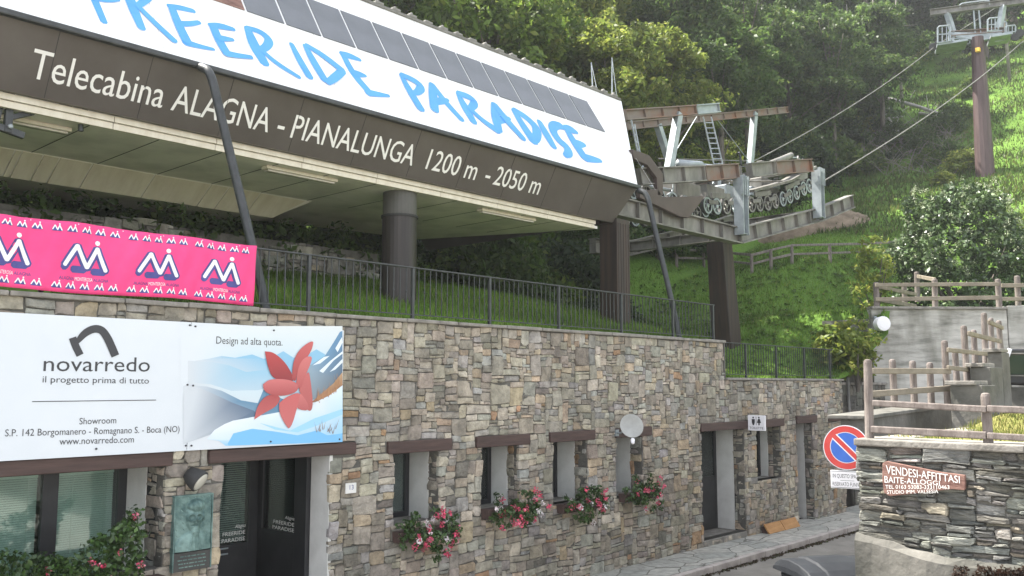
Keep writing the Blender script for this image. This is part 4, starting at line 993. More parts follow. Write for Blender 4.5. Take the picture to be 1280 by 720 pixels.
for cx, sk in ((.33, 0), (.66, 1)):
    mb.add([tat(cx+.05*math.cos(t*.785), .86+.06*math.sin(t*.785)) for t in range(8)], [tuple(range(8))])
    mb.add([tat(cx+x, y) for x, y in ([(-.09,.76),(.09,.76),(.09,.56),(.04,.36),(-.04,.36),(-.09,.56)] if not sk else [(-.05,.78),(.05,.78),(.12,.52),(.04,.5),(.04,.36),(-.04,.36),(-.04,.5),(-.12,.52)])], [tuple(range(6 if not sk else 8))])
mb.add([tat(x, y) for x, y in ((.485,.36),(.51,.36),(.51,.92),(.485,.92))], [(0,1,2,3)])
mb.build('symbols', 'ink', ts)
mb = MB(); mb.tube([(XT+.025, ya-.04, za), (XT+.025, ya-.06, za-.07), (XT+.025, 0.02, za-.1)], .022, 8); mb.build('bracket', 'rubber', ts)
A_, B_ = onY(957, 653, -.16), onY(996, 642, -.16)
pk = thing('wooden_plank', 'orange wooden plank pair leaning at the wall foot between toilet window and far door', 'plank', (A_+B_)/2-[0, 0, .05])
for k in (0, 1):
    mb = MB(); d = (B_-A_)/2; a = A_+d*k*1.0+d*.015; b = a+d*.97
    mb.beam((a[0], -.17, .1), (b[0], -.17, .1), .035, .24, up=(0, .55, .83)); mb.build('board', 'plank', pk, bevel=.006)
mb = MB()
for t in (.06, .5, .94): c = A_+(B_-A_)*t; mb.bx(c[0]-.03, c[0]+.03, -.16, -.02, .0, .14)
mb.build('batten', 'lintel', pk)
# ------------------------------------------------------------------ retaining wall on the right (plane X = XP), its fence, signs
XP, YP, ZP = 10.25, -5.82, 2.62
rw = thing('slate_retaining_wall', 'rough dry slate retaining wall with flat coping at the right of the road', 'wall', (XP, -8, 0))
def base_top(y): return 1.62+.09*(y-YP)+.03*math.sin(y*4)
mb = MB()
rubble(mb, -YP, 17, .9, ZP, lambda u, v: v < base_top(-u)-.06, lambda u, v, d: (XP-d, -u, v), cell=.04, pal=PALS, gap=.006, depth=(-.01, .06), rag=1.5,
       sizes=[((4,10),(1,1),5), ((6,14),(1,2),6), ((7,13),(2,3),2), ((4,8),(2,3),1.5), ((2,6),(1,1),4)])
rubble(mb, XP, XP+2, .9, ZP, lambda u, v: False, lambda u, v, d: (u, YP+d, v), cell=.06, pal=PALS)
mb.build('slate_facing', 'slate', rw)
mb = MB(); mb.bx(XP+.015, XP+.6, -20, YP-.015, -.3, ZP); mb.bx(XP+.6, XP+8, YP-.4, YP-.02, -.3, ZP-.05); mb.build('wall_core', 'mortar', rw)
mb = MB(); y = YP+.015
while y > -17:
    l = random.uniform(1.1, 1.9); mb.bx(XP-.07+random.uniform(-.01, .01), XP+.55, y-l+.008, y, ZP, ZP+.075+random.uniform(-.005, .005)); y -= l
mb.bx(XP+.56, XP+7, YP-.35, YP+.015, ZP, ZP+.07); mb.build('coping', 'coping', rw, bevel=.015)
mb = MB(); n = 60; ys3 = [YP+.03-.19*i for i in range(n)]                # rough concrete footing with an uneven top
vs = []
for y in ys3:
    bt = base_top(y); vs += [(XP-.13+.02*math.sin(y*3), y, -.3), (XP-.10+.02*math.sin(y*7), y, bt-.07), (XP-.05, y, bt+.01*math.sin(y*17)), (XP+.1, y, bt)]
mb.add(vs, [(i*4+k, i*4+k+1, (i+1)*4+k+1, (i+1)*4+k) for i in range(n-1) for k in range(3)]+[(0, 3, 2, 1)]); mb.build('footing', 'conc2', rw)
def wood_fence(name, label, posts, rails, pr=.055, post_m='fence', rail_m='rail', rw_=.05, rh=.1, group=None):
    """posts: (base point, height); rails: list of (p, q)"""
    t = thing(name, label, 'fence', posts[0][0], group)
    for b, h in posts:
        mb = MB(); b = np.array(b); mb.lathe(b-[0, 0, .1], (random.uniform(-.02, .02), random.uniform(-.02, .02), 1), [(pr, 0), (pr*.97, h*.6), (pr*.95, h+.06), (pr*.8, h+.09), (pr*.4, h+.1)], 12); mb.build('post', post_m, t)
    for p, q in rails:
        mb = MB(); mb.beam(np.array(p)+[0, 0, random.uniform(-.012, .012)], np.array(q)+[0, 0, random.uniform(-.012, .012)], rw_, rh*random.uniform(.88, 1.1)); mb.build('rail', rail_m, t, bevel=.012)
    return t
xf = XP+.14
def fx(px, py): return onX(px, py, xf)
ps = [(fx(1087, 551), .0), (fx(1236, 560), .0)]
hp = [float(fx(1087, 449)[2]-fx(1087, 551)[2]), float(fx(1236, 491)[2]-fx(1236, 560)[2])]
f0 = fx(1236, 560); f3 = np.array([xf, f0[1]-1.35, f0[2]])
r1 = [fx(1094, 504.5), fx(1236, 511), fx(1310, 515)]; r2 = [fx(1092, 537), fx(1236, 545), fx(1310, 549)]
dx_ = np.array([-.075, 0, 0])
wood_fence('wooden_fence', 'weathered wooden post and rail fence on top of the slate wall at the right', [(ps[0][0], hp[0]), (ps[1][0], hp[1]), (f3, hp[1])],
           [(r1[0]+dx_, r1[1]+dx_), (r1[1]+dx_+[0, -.005, 0], r1[2]+dx_+[0, -.6, 0]), (r2[0]+dx_, r2[1]+dx_), (r2[1]+dx_+[0, -.005, 0], r2[2]+dx_+[0, -.6, 0])], pr=.05, rail_m='fence', rw_=.045, rh=.075)
# hand painted red board
XB_ = XP-.09
vb_ = thing('painted_wooden_board', 'worn reddish wooden board with white hand lettering hung on the slate wall', 'sign board', onX(1155, 618, XB_))
poly2 = [(1103, 579), (1108, 576.5), (1140, 583), (1175, 590), (1206, 594), (1206.5, 610), (1205, 613), (1190, 611.5), (1168, 614), (1140, 617.5), (1112, 620.5), (1105, 616), (1102.5, 600)]
mb = MB(); mb.prism([onX(x, y, XB_) for x, y in poly2], (.045, 0, 0)); mb.build('plank', 'redwood', vb_, bevel=.006)
mb = MB()
def vtext(t, a, b, ca, k=.2):
    A, B, C_ = onX(*a, XB_), onX(*b, XB_), onX(*ca, XB_); ua, ub = -A[1], -B[1]
    put_text(mb, t, ua, ub, 0, C_[2]-A[2], lambda u, v, wd=0: (XB_-.004, -u, A[2]+v*(1-k*(u-ua)/(ub-ua))+(B[2]-A[2])*(u-ua)/(ub-ua)))
vtext('VENDESI-AFFITTASI', (1108, 592), (1200, 604), (1108, 581.5)); vtext('BAITE-ALLOGGI', (1106, 603.3), (1175, 606.5), (1106, 595), .4)
vtext('TEL 0163 53083-333110463', (1107, 610.8), (1187, 611.3), (1107, 606.2), 0); vtext('STUDIO IMM. VALSESIA', (1109, 617.3), (1173, 616.3), (1109, 613), 0)
mb.build('lettering', 'text', vb_)
# no parking sign
XN = 11.9; c = np.array(onX(1057.5, 559.5, XN)); RS = float(27.6/F0*np.dot(c-CAM, ray(640, 360)/F0))
ns = thing('no_parking_sign', 'round red and blue no parking sign with white plate below beside the slate wall corner', 'road sign', (c[0]+.05, c[1], ROADZ))
fd = np.array([-.97, -.2, 0]); fd /= np.linalg.norm(fd); sdv = np.array([-fd[1], fd[0], 0])*-1; upv = np.array([0, 0, 1.])
sdv = np.cross(upv, fd); nat2 = lambda a, b, d=0: tuple(c+sdv*a*RS+upv*b*RS+fd*d)
def disc(mb, r0, r1, d, n=48):
    if r0 == 0: mb.add([nat2(r1*math.cos(2*math.pi*i/n), r1*math.sin(2*math.pi*i/n), d) for i in range(n)], [tuple(range(n))])
    else: mb.add([nat2(r*math.cos(2*math.pi*i/n), r*math.sin(2*math.pi*i/n), d) for r in (r0, r1) for i in range(n)], [(i, (i+1) % n, n+(i+1) % n, n+i) for i in range(n)])
mb = MB(); mb.lathe(c, fd, [(RS, -.012), (RS, .0)], 48); mb.build('sign_back', 'whitep', ns)
mb = MB(); disc(mb, .7, .965, .002); disc(mb, .0, .001, .001, 3); mb.build('red_ring', 'red', ns)
mb = MB(); disc(mb, 0, .665, .0025); mb.build('blue_field', 'blue', ns)
mb = MB(); d_ = .7071; w2 = .1
mb.add([nat2(*p, .004) for p in ((-.52-w2*d_+.02, .52-w2*d_-.02), (-.52+w2*d_+.02, .52+w2*d_-.02), (.52+w2*d_-.02, -.52+w2*d_+.02), (.52-w2*d_-.02, -.52-w2*d_+.02))], [(0, 3, 2, 1)]); mb.build('red_diagonal', 'red', ns)
mb = MB()
for sgn in (-1, 1):
    o_ = sgn*.125; mb.add([nat2(p[0]+o_*d_, p[1]+o_*d_, .0035) for p in ((-.5-.025*d_, .5-.025*d_), (-.5+.025*d_, .5+.025*d_), (.5+.025*d_, -.5+.025*d_), (.5-.025*d_, -.5-.025*d_))], [(0, 3, 2, 1)])
mb.build('white_edge', 'whitep', ns)
hw, z1_, z0_ = .72, -1.03, -1.83
mb = MB(); mb.prism([nat2(*p, 0) for p in ((-hw, z0_), (hw, z0_), (hw, z1_), (-hw, z1_))], -fd*.012); mb.build('lower_plate', 'whitep', ns, bevel=.004)
mb = MB(); a2 = lambda u, v, wd=0: nat2(u, v, .002)
put_text(mb, 'IN QUESTO SPAZIO', -.62, .62, -1.36, .17, a2); put_text(mb, 'RISERVATO FUNIVIA', -.64, .64, -1.72, .17, a2)
for (p, q) in (((-hw+.03, z0_+.03), (hw-.03, z0_+.05)), ((-hw+.03, z1_-.05), (hw-.03, z1_-.03)), ((-.3, -1.48), (.3, -1.465))): mb.add([a2(p[0], p[1]), a2(q[0], p[1]), a2(q[0], q[1]), a2(p[0], q[1])], [(0, 1, 2, 3)])
mb.build('plate_lettering', 'ink', ns)
mb = MB(); b_ = c-fd*.04
for dz in (.2, -.9): mb.tube([(b_[0], b_[1]+.1, c[2]+RS*dz), (b_[0], b_[1], c[2]+RS*dz), (b_[0]+.02, YP-.02, c[2]+RS*dz)], .02, 8)
mb.tube([(b_[0], b_[1], c[2]-RS*1.8), (b_[0], b_[1], c[2]+RS*.6)], .022, 8)
mb.build('bracket', 'galv', ns, smooth=True)
# waste bin with rounded lid
bc = np.array([11.35, -4.98]); bth = math.radians(-35)
bi = thing('waste_bin', 'black plastic waste bin with ribbed lid standing behind the slate wall corner', 'bin', (bc[0], bc[1], ROADZ))
Rb = Matrix.Rotation(bth, 3, 'Z')
def bp_(x, y, z): v = Rb @ Vector((x, y, 0)); return (bc[0]+v[0], bc[1]+v[1], z)
mb = MB(); zt_ = .92
lo_ = [bp_(x, y, .02) for x, y in ((-.4,-.3),(.4,-.3),(.4,.3),(-.4,.3))]; hi_ = [bp_(x, y, zt_) for x, y in ((-.5,-.4),(.5,-.4),(.5,.4),(-.5,.4))]
mb.add(lo_+hi_, [(3,2,1,0),(4,5,6,7),(0,1,5,4),(1,2,6,5),(2,3,7,6),(3,0,4,7)]); mb.build('body', 'binp', bi, bevel=.04, seg=3)
mb = MB(); prof = [(-.47, .0), (-.46, .05), (-.36, .1), (-.15, .15), (.1, .17), (.3, .15), (.44, .08), (.46, .0)]
n = len(prof); xsb = [-.56, -.53, -.3, -.27, -.01, .01, .27, .3, .53, .56]; hb = [0, 1, 1, 1.12, 1.12, 1.12, 1.12, 1, 1, 0]
mb.add([bp_(x, y, zt_+.012+z*(.35+.65*h) if h <= 1 else zt_+.012+z*h) for x, h in zip(xsb, hb) for y, z in prof], [(i*n+k, i*n+k+1, (i+1)*n+k+1, (i+1)*n+k) for i in range(len(xsb)-1) for k in range(n-1)]+[tuple(range(n)), tuple(range(len(xsb)*n-1, len(xsb)*n-n-1, -1))])
mb.build('lid', 'binp', bi, bevel=.012)
mb = MB(); mb.tube([bp_(-.5, -.5, zt_+.02), bp_(.5, -.5, zt_+.02)], .022, 8); mb.build('handle', 'binp', bi)
for s in (-1, 1):
    mb = MB(); mb.lathe(bp_(s*.42, .36, .1-.13+ .12), tuple(Rb @ Vector((1, 0, 0))), [(.1, -.03), (.12, -.02), (.12, .02), (.1, .03)], 18); mb.build('wheel', 'rubber', bi)
# ------------------------------------------------------------------ terrace steps, concrete walls and fences on the right
lw = thing('low_terrace_wall', 'low mossy concrete wall with slab coping behind the near wooden fence', 'wall', atd(1130, 545, 13))
pA, pB = atd(1082, 519, 12.6), atd(1166, 508, 15.6); pC = atd(1262, 503, 18.5)
mb = MB(); up = np.array([0, 0, 1.])
for a, b, h in ((pA, pB, .9), (pB, pC, .8)):
    d = (b-a); d /= np.linalg.norm(d); nrm = np.array([-d[1], d[0], 0]); nrm /= np.linalg.norm(nrm)
    if np.dot(nrm, CAM-a) > 0: nrm = -nrm
    mb.prism([a-up*.05, b-up*.05, b-up*h, a-up*h], nrm*.35)
mb.build('wall_body', 'conc2', lw)
mb = MB(); d = (pB-pA)/np.linalg.norm(pB-pA); nrm = np.array([-d[1], d[0], 0]); nrm *= (1 if np.dot(nrm, CAM-pA) < 0 else -1)
mb.prism([pA-nrm*.05-d*.1, pB-nrm*.05, pB+nrm*.5, pA+nrm*.5-d*.1], -up*.055); mb.build('coping', 'conc2', lw, bevel=.012)
sw = thing('stair_wall', 'stepped concrete stair wall climbing to the right below the board marked concrete wall', 'stair wall', atd(1215, 515, 15))
for (xl, xr2, yt, yb3, X, dep) in ((1187, 1228, 476, 522, 15.3, .7), (1212, 1238, 454, 520, 16.7, .7), (1233, 1252, 436, 512, 18.4, .5)):
    a, b = onX(xl, yt, X), onX(xr2, yt, X); z0_ = 2.2
    mb = MB(); mb.bx(X, X+dep, b[1], a[1], z0_, a[2]-.07); mb.build('step_block', 'conc2', sw, bevel=.015)
    c2_ = onX(xr2-8 if X < 18 else xr2, yt, X)
    mb = MB(); mb.bx(X-.06, X+dep*.9, c2_[1], a[1]+.06, a[2]-.067, a[2]); mb.build('cap_slab', 'coping', sw, bevel=.012)
def dpost(px, py0, py1, D): return (atd(px, py1, D), float((py1-py0)/F0*D*1.02))
wood_fence('wooden_fence', 'short wooden fence on the low terrace wall in front of the stair', [dpost(1118, 450, 500, 14.4), dpost(1143, 452, 502, 14.7), dpost(1164, 454, 500, 15.0), dpost(1184.5, 427, 500, 14.9)],
    [(atd(1090, 463, 13.9), atd(1188, 463.5, 14.8)), (atd(1090, 493, 13.9), atd(1188, 485, 14.8))], rh=.085)
wood_fence('wooden_fence', 'wooden stair fence rising to the right with stepped posts', [dpost(1196, 436, 474, 16.2), dpost(1209, 408, 474, 15.6), dpost(1219, 413, 452, 17.4), dpost(1232, 392, 452, 17.0), dpost(1240, 398, 434, 19.2), dpost(1251, 401, 436, 18.6)],
    [(atd(1185, 437, 14.7), atd(1233, 443, 16.6)), (atd(1185, 460, 14.7), atd(1211, 463, 15.6)), (atd(1211, 417, 15.4), atd(1251, 427, 18.3)), (atd(1236, 403, 17.3), atd(1253, 409, 18.5))], rh=.08)
# board marked concrete wall parallel to the photo's view, with its fence
DW = 28.0
cwall = thing('concrete_retaining_wall', 'tall board marked grey concrete wall holding the upper garden', 'wall', atd(1175, 470, DW))
a, b, c3 = atd(1089, 383, DW), atd(1258, 384, DW), atd(1900, 345, DW-4)
bk = np.array([cY, sY, 0])*.35
mb = MB(); za = a[2]-.08
mb.prism([(a[0], a[1], 1.8), (b[0], b[1], 1.8), (b[0], b[1], za), (a[0], a[1], za)], bk); mb.build('cast_wall', 'concrete', cwall, bevel=.015)
mb = MB(); e = .002*bk; mb.prism([(b[0]+.02, b[1]-.02, 1.8), (c3[0], c3[1], 1.8), (c3[0], c3[1], za+.12), (b[0]+.02, b[1]-.02, za+.1)], bk); mb.build('light_cast_wall', 'plaster' if False else 'concrete', cwall, bevel=.015)
f_ = bk*.25
mb = MB(); mb.prism([a-f_, b-f_, b+bk*1.1, a+bk*1.1], (0, 0, -.075)); mb.build('coping', 'coping', cwall, bevel=.01)
# a short return of the wall towards the annex closes the corner
mb = MB(); mb.bx(a[0]+.02, a[0]+.3, a[1]+.02, a[1]+1.6, 1.0, za-.3); mb.build('return_wall', 'conc2', cwall)
wood_fence('wooden_fence', 'wooden rail fence on top of the concrete wall in front of the big bush', [dpost(1096, 353, 381, DW+.2), dpost(1169, 349, 381, DW+.2), dpost(1249, 349, 381, DW+.2), dpost(1147, 340, 374, DW+4), dpost(1131, 356, 376, DW+3)],
    [(atd(1094, 356, DW+.1), atd(1249, 355, DW+.1)), (atd(1094, 374, DW+.1), atd(1249, 372, DW+.1)), (atd(1096, 358, DW+.3), atd(1145, 368, DW+3)), (atd(1147, 345, DW+4), atd(1169, 350, DW+.4)), (atd(1096, 374, DW+.35), atd(1145, 383, DW+3))], pr=.09, rw_=.06, rh=.13)
wood_fence('wooden_fence', 'wooden garden fence at the right edge beside the big bush', [dpost(1273, 345, 382, DW+.6), dpost(1300, 345, 382, DW+.6)], [(atd(1252, 357, DW+.5), atd(1310, 356, DW+.5)), (atd(1252, 374, DW+.5), atd(1310, 373, DW+.5))], pr=.09, rw_=.06, rh=.12)
# round white antenna box on that wall
dr_ = thing('drum_antenna', 'round white drum antenna on a bracket at the corner of the concrete wall', 'antenna', atd(1103, 416, DW-.3))
c = atd(1104, 404.5, DW-.55); ax = np.array([-cY*.97, -sY*.97, .02])+np.array([.1, -.12, 0])
mb = MB(); mb.lathe(c, ax, [(.18, -.22), (.215, -.2), (.225, 0), (.22, .04), (.13, .06)], 28); mb.build('drum', 'whitep', dr_, smooth=False)
mb = MB(); q1 = atd(1094, 395, DW-.1); q2 = atd(1094, 416, DW-.1); mb.tube([q1, q2], .05, 8); mb.beam(atd(1093, 398, DW-.15), atd(1103, 398, DW-.3), .06, .06); mb.beam(atd(1093, 412, DW-.15), atd(1103, 412, DW-.3), .06, .06); mb.build('bracket', 'galv', dr_)
mb = MB(); mb.tube([atd(1089.5, 410, DW-.12), atd(1089, 470, DW-.12)], .035, 8); mb.build('conduit', 'galv', dr_)
# parked cabin at the right edge
gc = thing('gondola_cabin', 'dark glazed cabin with curved pale edge parked at the right picture edge', 'cabin', atd(1290, 490, 22))
def gq(px, py, D=22.): return atd(px, py, D)
gb = np.array([cY, sY, 0])*1.6
pf = [(1256.5, 480), (1255.5, 465), (1257, 450), (1262, 436), (1330, 436), (1335, 458), (1330, 482)]
mb = MB(); mb.prism([gq(*p) for p in pf], gb); mb.build('body', 'frame', gc, bevel=.05, seg=3)
mb = MB(); mb.tube([gq(x, y, 21.93) for x, y in ((1257.5, 481), (1256, 465), (1258, 449), (1262.5, 436))], .05, 8); mb.build('edge_trim', 'whitep', gc, smooth=True)
mb = MB(); mb.tube([gq(1259, 469.5, 21.96), gq(1335, 470.5, 21.96)], .016, 6); mb.tube([gq(1263, 442, 21.96), gq(1335, 442, 21.96)], .016, 6); mb.build('window_rail', 'galvd', gc)
mb = MB(); mb.prism([gq(*p, 21.985) for p in ((1260, 468), (1260, 452), (1264, 444), (1330, 444), (1330, 468))], gb*.004); mb.build('window', mat('cabin_glass', (.012, .03, .03), rough=.08), gc)
mb = MB(); p_ = gq(1290, 484, 22.6); mb.bx(p_[0]-.8, p_[0]+.8, p_[1]-.8, p_[1]+.8, 2.0, p_[2]); mb.build('stand', 'conc2', gc)
# ------------------------------------------------------------------ lift machinery right of the station
YN, YS, YF = 2.5, 3.15, 6.6
lf = thing('lift_machinery', 'steel lift machinery with rusty beams and a row of rubber sheaves beside the station roof', 'lift machinery', (22, 4, 7))
q = lambda x, y, Y=YN: np.array(onY(x, y, Y))
zA = float(np.mean([q(775, 266)[2], q(905, 290)[2], q(928, 292)[2]]))
def lowbeam(Y):
    k = q(922, 290); a = np.array([16.9 if Y < 4 else 21.5, Y, zA]); b = np.array([k[0], Y, zA]); c = q(1024, 268); c[1] = Y; d = q(1063, 252); d[1] = Y
    for p, r in ((a, b), (b, c), (c, d)):
        mb = MB(); mb.ibeam(p, r, .3, .46, .035); mb.build('lower_beam', 'galvd', lf)
lowbeam(YN); lowbeam(YF)
for (x0, y0, x1, y1, w_) in ((928, 224, 927.5, 294, .3), (1019, 212, 1024, 273, .28)):
    mb = MB(); a, b = q(x0, y0, YN-.2), q(x1, y1, YN-.2); a[0] = b[0]; mb.ibeam(b, a, .3, w_, .03, up=(1, 0, 0)); mb.build('post', 'galv', lf)
    for s in (-.16, -.05, .06, .17):
        mb = MB(); mb.bx(a[0]+s-.015, a[0]+s+.015, YN-.37, YN-.28, a[2]-.5, a[2]+.06); mb.build('clamp_plate', 'galv', lf)
for (p, r, m_) in (((797, 221), (878, 217), 'galvd'), ((879, 217), (920, 214), 'rust'), ((936, 213), (966, 210), 'galvd'), ((967, 210), (1012, 207), 'rust')):
    mb = MB(); mb.ibeam(q(*p, YN-.05), q(*r, YN-.05), .26, .42, .03); mb.build('upper_beam', m_, lf)
a, b = q(800, 222, YN), q(1018, 207, YN); a[1] = b[1] = YF
mb = MB(); mb.ibeam(a, b, .26, .42, .03); mb.build('upper_beam', 'rust', lf)
for x in (930, 1020):                                      # cross beams tying both sides
    a = q(x, 213 if x < 1000 else 207, YN); mb = MB(); mb.ibeam(a+[0, .1, 0], np.array([a[0], YF, a[2]]), .2, .3, .025); mb.build('cross_beam', 'galvd', lf)
    a = q(x, 291 if x < 1000 else 268, YN); mb = MB(); mb.ibeam(a+[0, .1, 0], np.array([a[0], YF, a[2]]), .2, .3, .025); mb.build('cross_beam', 'galvd', lf)
# sheaves: each wheel = tyre with spokes disc
def wheel(cx, cz, Y, r, name='sheave'):
    c = (cx, Y, cz)
    mb = MB(); n = 22
    for (ra, rb, h0, h1) in ((r*.8, r, -.05, .05),):
        P = [(ra, h0), (rb*.97, h0), (rb, h0+.02), (rb, h1-.02), (rb*.97, h1), (ra, h1)]
        vs = [(cx+rr*math.cos(2*math.pi*k/n), Y+hh, cz+rr*math.sin(2*math.pi*k/n)) for rr, hh in P for k in range(n)]
        mb.add(vs, [(i*n+k, i*n+(k+1) % n, ((i+1) % 6)*n+(k+1) % n, ((i+1) % 6)*n+k) for i in range(6) for k in range(n)])
    o = mb.build(name, 'rubber', lf, smooth=False)
    mb = MB(); mb.lathe((cx, Y-.02, cz), (0, 1, 0), [(r*.25, -.04), (r*.25, .08)], 12)
    for k in range(5):
        a = k*2*math.pi/5+.3; mb.beam((cx, Y, cz), (cx+r*.8*math.cos(a), Y, cz+r*.8*math.sin(a)), .03, .06, up=(0, 1, 0))
    vs = [(cx+rr*math.cos(2*math.pi*k/n), Y-.055, cz+rr*math.sin(2*math.pi*k/n)) for rr in (r*.72, r*.93) for k in range(n)]
    mb.add(vs, [(k, (k+1) % n, n+(k+1) % n, n+k) for k in range(n)]); mb.build('rim', 'galvd' if random.random() < .35 else 'galv', o)
pxw = [(883,257), (894.5,258), (906.5,258), (917.5,258), (938,256), (948,255), (958,254), (967.5,251.5), (977,249), (985.5,245.5), (994,241), (1003,236), (1010,232.5), (1016.5,229)]
cw_ = [q(x, y, YS) for x, y in pxw]
for c in cw_: wheel(c[0], c[2], YS, .26)
xx = 17.6
while xx < cw_[0][0]-.8: wheel(xx, cw_[0][2]-.1, YS+.1, .26); xx += .62
for i in range(0, 12): c = cw_[i]; wheel(c[0], c[2], YF-.6, .26)
for i in range(0, 13, 2):
    a, b = cw_[i], cw_[i+1]; mb = MB(); mb.beam(a+[0, -.09, .1], b+[0, -.09, .1], .03, .12); mb.build('rocker', 'galvd', lf, bevel=.01)
for i in range(0, 11, 4):
    a, b = (cw_[i]+cw_[i+1])/2, (cw_[min(i+2, 12)]+cw_[min(i+3, 13)])/2; mb = MB(); mb.beam(a+[0, -.02, .3], b+[0, -.02, .3], .05, .16); mb.build('rocker', 'galvd', lf, bevel=.01)
mb = MB(); mb.beam(cw_[4]+[0, .1, .42], cw_[9]+[0, .1, .5], .5, .08); mb.build('walkway', 'galvd', lf)
mb = MB(); mb.beam(cw_[9]+[0, .1, .5], cw_[13]+[0, .1, .55], .5, .08); mb.build('walkway', 'galvd', lf)
# brown guard plates (nearest layer)
YG = YN-.25
for pts in ([(790.5,186.5), (811.7,194), (828.8,217), (828.8,244), (822.5,244), (821,222), (809,206), (793,199)],
            [(822.5,236), (828,246), (881.6,245), (861.8,272), (851,271), (823.5,258), (800,247), (800,239)]):
    mb = MB(); mb.prism([q(x, y, YG) for x, y in pts], (0, .12, 0)); mb.build('guard_plate', 'guard', lf, bevel=.01)
for k in range(46):                                         # small pipes, brackets and hoses between the beams
    x, y, Y = random.uniform(838, 1008), random.uniform(208, 240), random.uniform(3.3, 5.6); y -= max(0, x-930)*.16; a = q(x, y, Y)
    d = np.array([random.uniform(-.5, .5), random.uniform(-.1, .3), random.uniform(-.5, .5)])
    mb = MB()
    if k % 3: mb.tube(rounded([tuple(a), tuple(a+d*.5+[0, 0, .15]), tuple(a+d)], .25, 3), random.uniform(.018, .04), 6); mb.build('pipe', random.choice(['galv', 'galvd', 'iron']), lf, smooth=True)
    else: w1, w3 = random.uniform(.06, .2), random.uniform(.08, .25); mb.bx(a[0]-w1, a[0]+w1, Y, Y+.2, a[2]-w3*.6, a[2]+w3*.6); mb.build('bracket', random.choice(['galvd', 'iron', 'galv']), lf, bevel=.012)
# hydraulic cylinders, boxes, handrails
for (p, r, rad, m_) in (((848,204), (876,206), .11, 'galv'), ((876,207), (905,210), .07, 'galv'), ((955,208), (989,194), .1, 'galvd'), ((800,231), (850,240), .05, 'galv')):
    mb = MB(); mb.tube([q(*p, 3.6), q(*r, 3.6)], rad, 10); mb.build('cylinder', m_, lf, smooth=True)
for (x0, y0, x1, y1, Y, m_) in ((846,232,876,245,3.4,'galvd'), (884,236,906,246,3.7,'galvd'), (908,234,921,246,3.9,'galv'), (953,228,974,238,3.6,'galvd'), (940,238,957,244,3.8,'galv'), (987,214,1010,220,4.4,'galvd')):
    a, b = q(x0, y1, Y), q(x1, y0, Y); mb = MB(); mb.bx(a[0], b[0], Y, Y+.45, a[2], b[2]); mb.build('machine_box', m_, lf, bevel=.03)
def rail_loop(pts, Y, rad=.028):
    mb = MB(); mb.tube(rounded([tuple(q(x, y, Y)) for x, y in pts], .2, 3), rad, 7); mb.build('handrail', 'galv', lf, smooth=True)
rail_loop([(802,222), (803,206), (812,205), (813,222)], YN+.3); rail_loop([(804,232), (806,210), (818,209), (820,230)], YN+.8)
rail_loop([(834,226), (836,214), (843,216), (841,240), (834,244)], YN+.2); rail_loop([(976,212), (977,197), (1000,197), (1002,210)], 4.6); rail_loop([(984,212), (985,203), (996,203), (996,211)], 4.2)
rail_loop([(849,222), (850,212)], 3.2); rail_loop([(862,222), (863,210)], 3.2)
for x in (900, 940, 948, 955):
    mb = MB(); mb.tube([q(x, 246, 4.2), q(x, 224, 4.2)], .035, 6); mb.build('stanchion', 'galv', lf)
# lifting gantry on top
YG1, YG2 = 4.3, 6.4
def gb_(p, r, Y, m_, w_=.22, h=.3):
    a, b = q(*p, Y), q(*r, Y); mb = MB(); mb.ibeam(a, b, w_, h, .035); mb.build('gantry_beam', m_, lf)
gb_((780,144), (868,137.5), YG1, 'rust'); gb_((868.5,137.5), (897,135), YG1, 'galv'); gb_((783,157.5), (983,137.5), YG2, 'rust', .2, .26)
for (p, r, Y, w_) in (((848,142), (836,212), YG1, .26), ((822,156), (838,206), YG2, .24), ((943,141), (937,212), YG2, .26)):
    mb = MB(); a, b = q(*p, Y), q(*r, Y); mb.beam(b, a, w_*.85, .2, up=(0, 1, 0)); mb.build('strut', 'galv', lf)
for (p, r, Y) in (((871,146), (846,187), YG1+.3), ((897,150), (935,200), YG2)):
    mb = MB(); mb.tube([q(*p, Y), q(*r, Y)], .015, 5); mb.build('brace_wire', 'galv', lf)
mb = MB(); Yl = YG1+.5
for (p, r) in (((879,146), (893,208)), ((889,146), (904,208))): mb.tube([q(*p, Yl), q(*r, Yl)], .025, 6)
for t in np.linspace(.12, .95, 9): mb.tube([q(879+14*t, 146+62*t, Yl), q(889+15*t, 146+62*t, Yl)], .018, 5)
mb.build('ladder', 'galv', lf)
mb = MB()
for (p, r) in (((789,150), (797,190)), ((793,155), (800,192))): mb.tube([q(*p, 3.6), q(*r, 3.6)], .025, 6)
for t in np.linspace(.2, .9, 4): mb.tube([q(789+8*t, 150+40*t, 3.6), q(793+7*t, 155+37*t, 3.6)], .018, 5)
mb.build('ladder', 'galv', lf)
# ------------------------------------------------------------------ lift tower and ropes
YT = 5.3
tb = np.array(onY(1229, 233, YT)); tt = np.array(onY(1225, 50, YT)); XTW = (tb[0]+tt[0])/2
pt = thing('lift_tower', 'tall brown lift tower with rusty crossarm and railed platforms above the meadow', 'lift tower', (XTW, YT, hz(XTW, YT)-.3))
tz = tt[2]
mb = MB(); zb_ = hz(XTW, YT)-.5; zw = tb[2]
mb.tube([(XTW, YT, zb_), (XTW, YT, zw), (XTW, YT, tz)], [.62, .56, .36], 14); mb.build('mast', 'purple', pt)
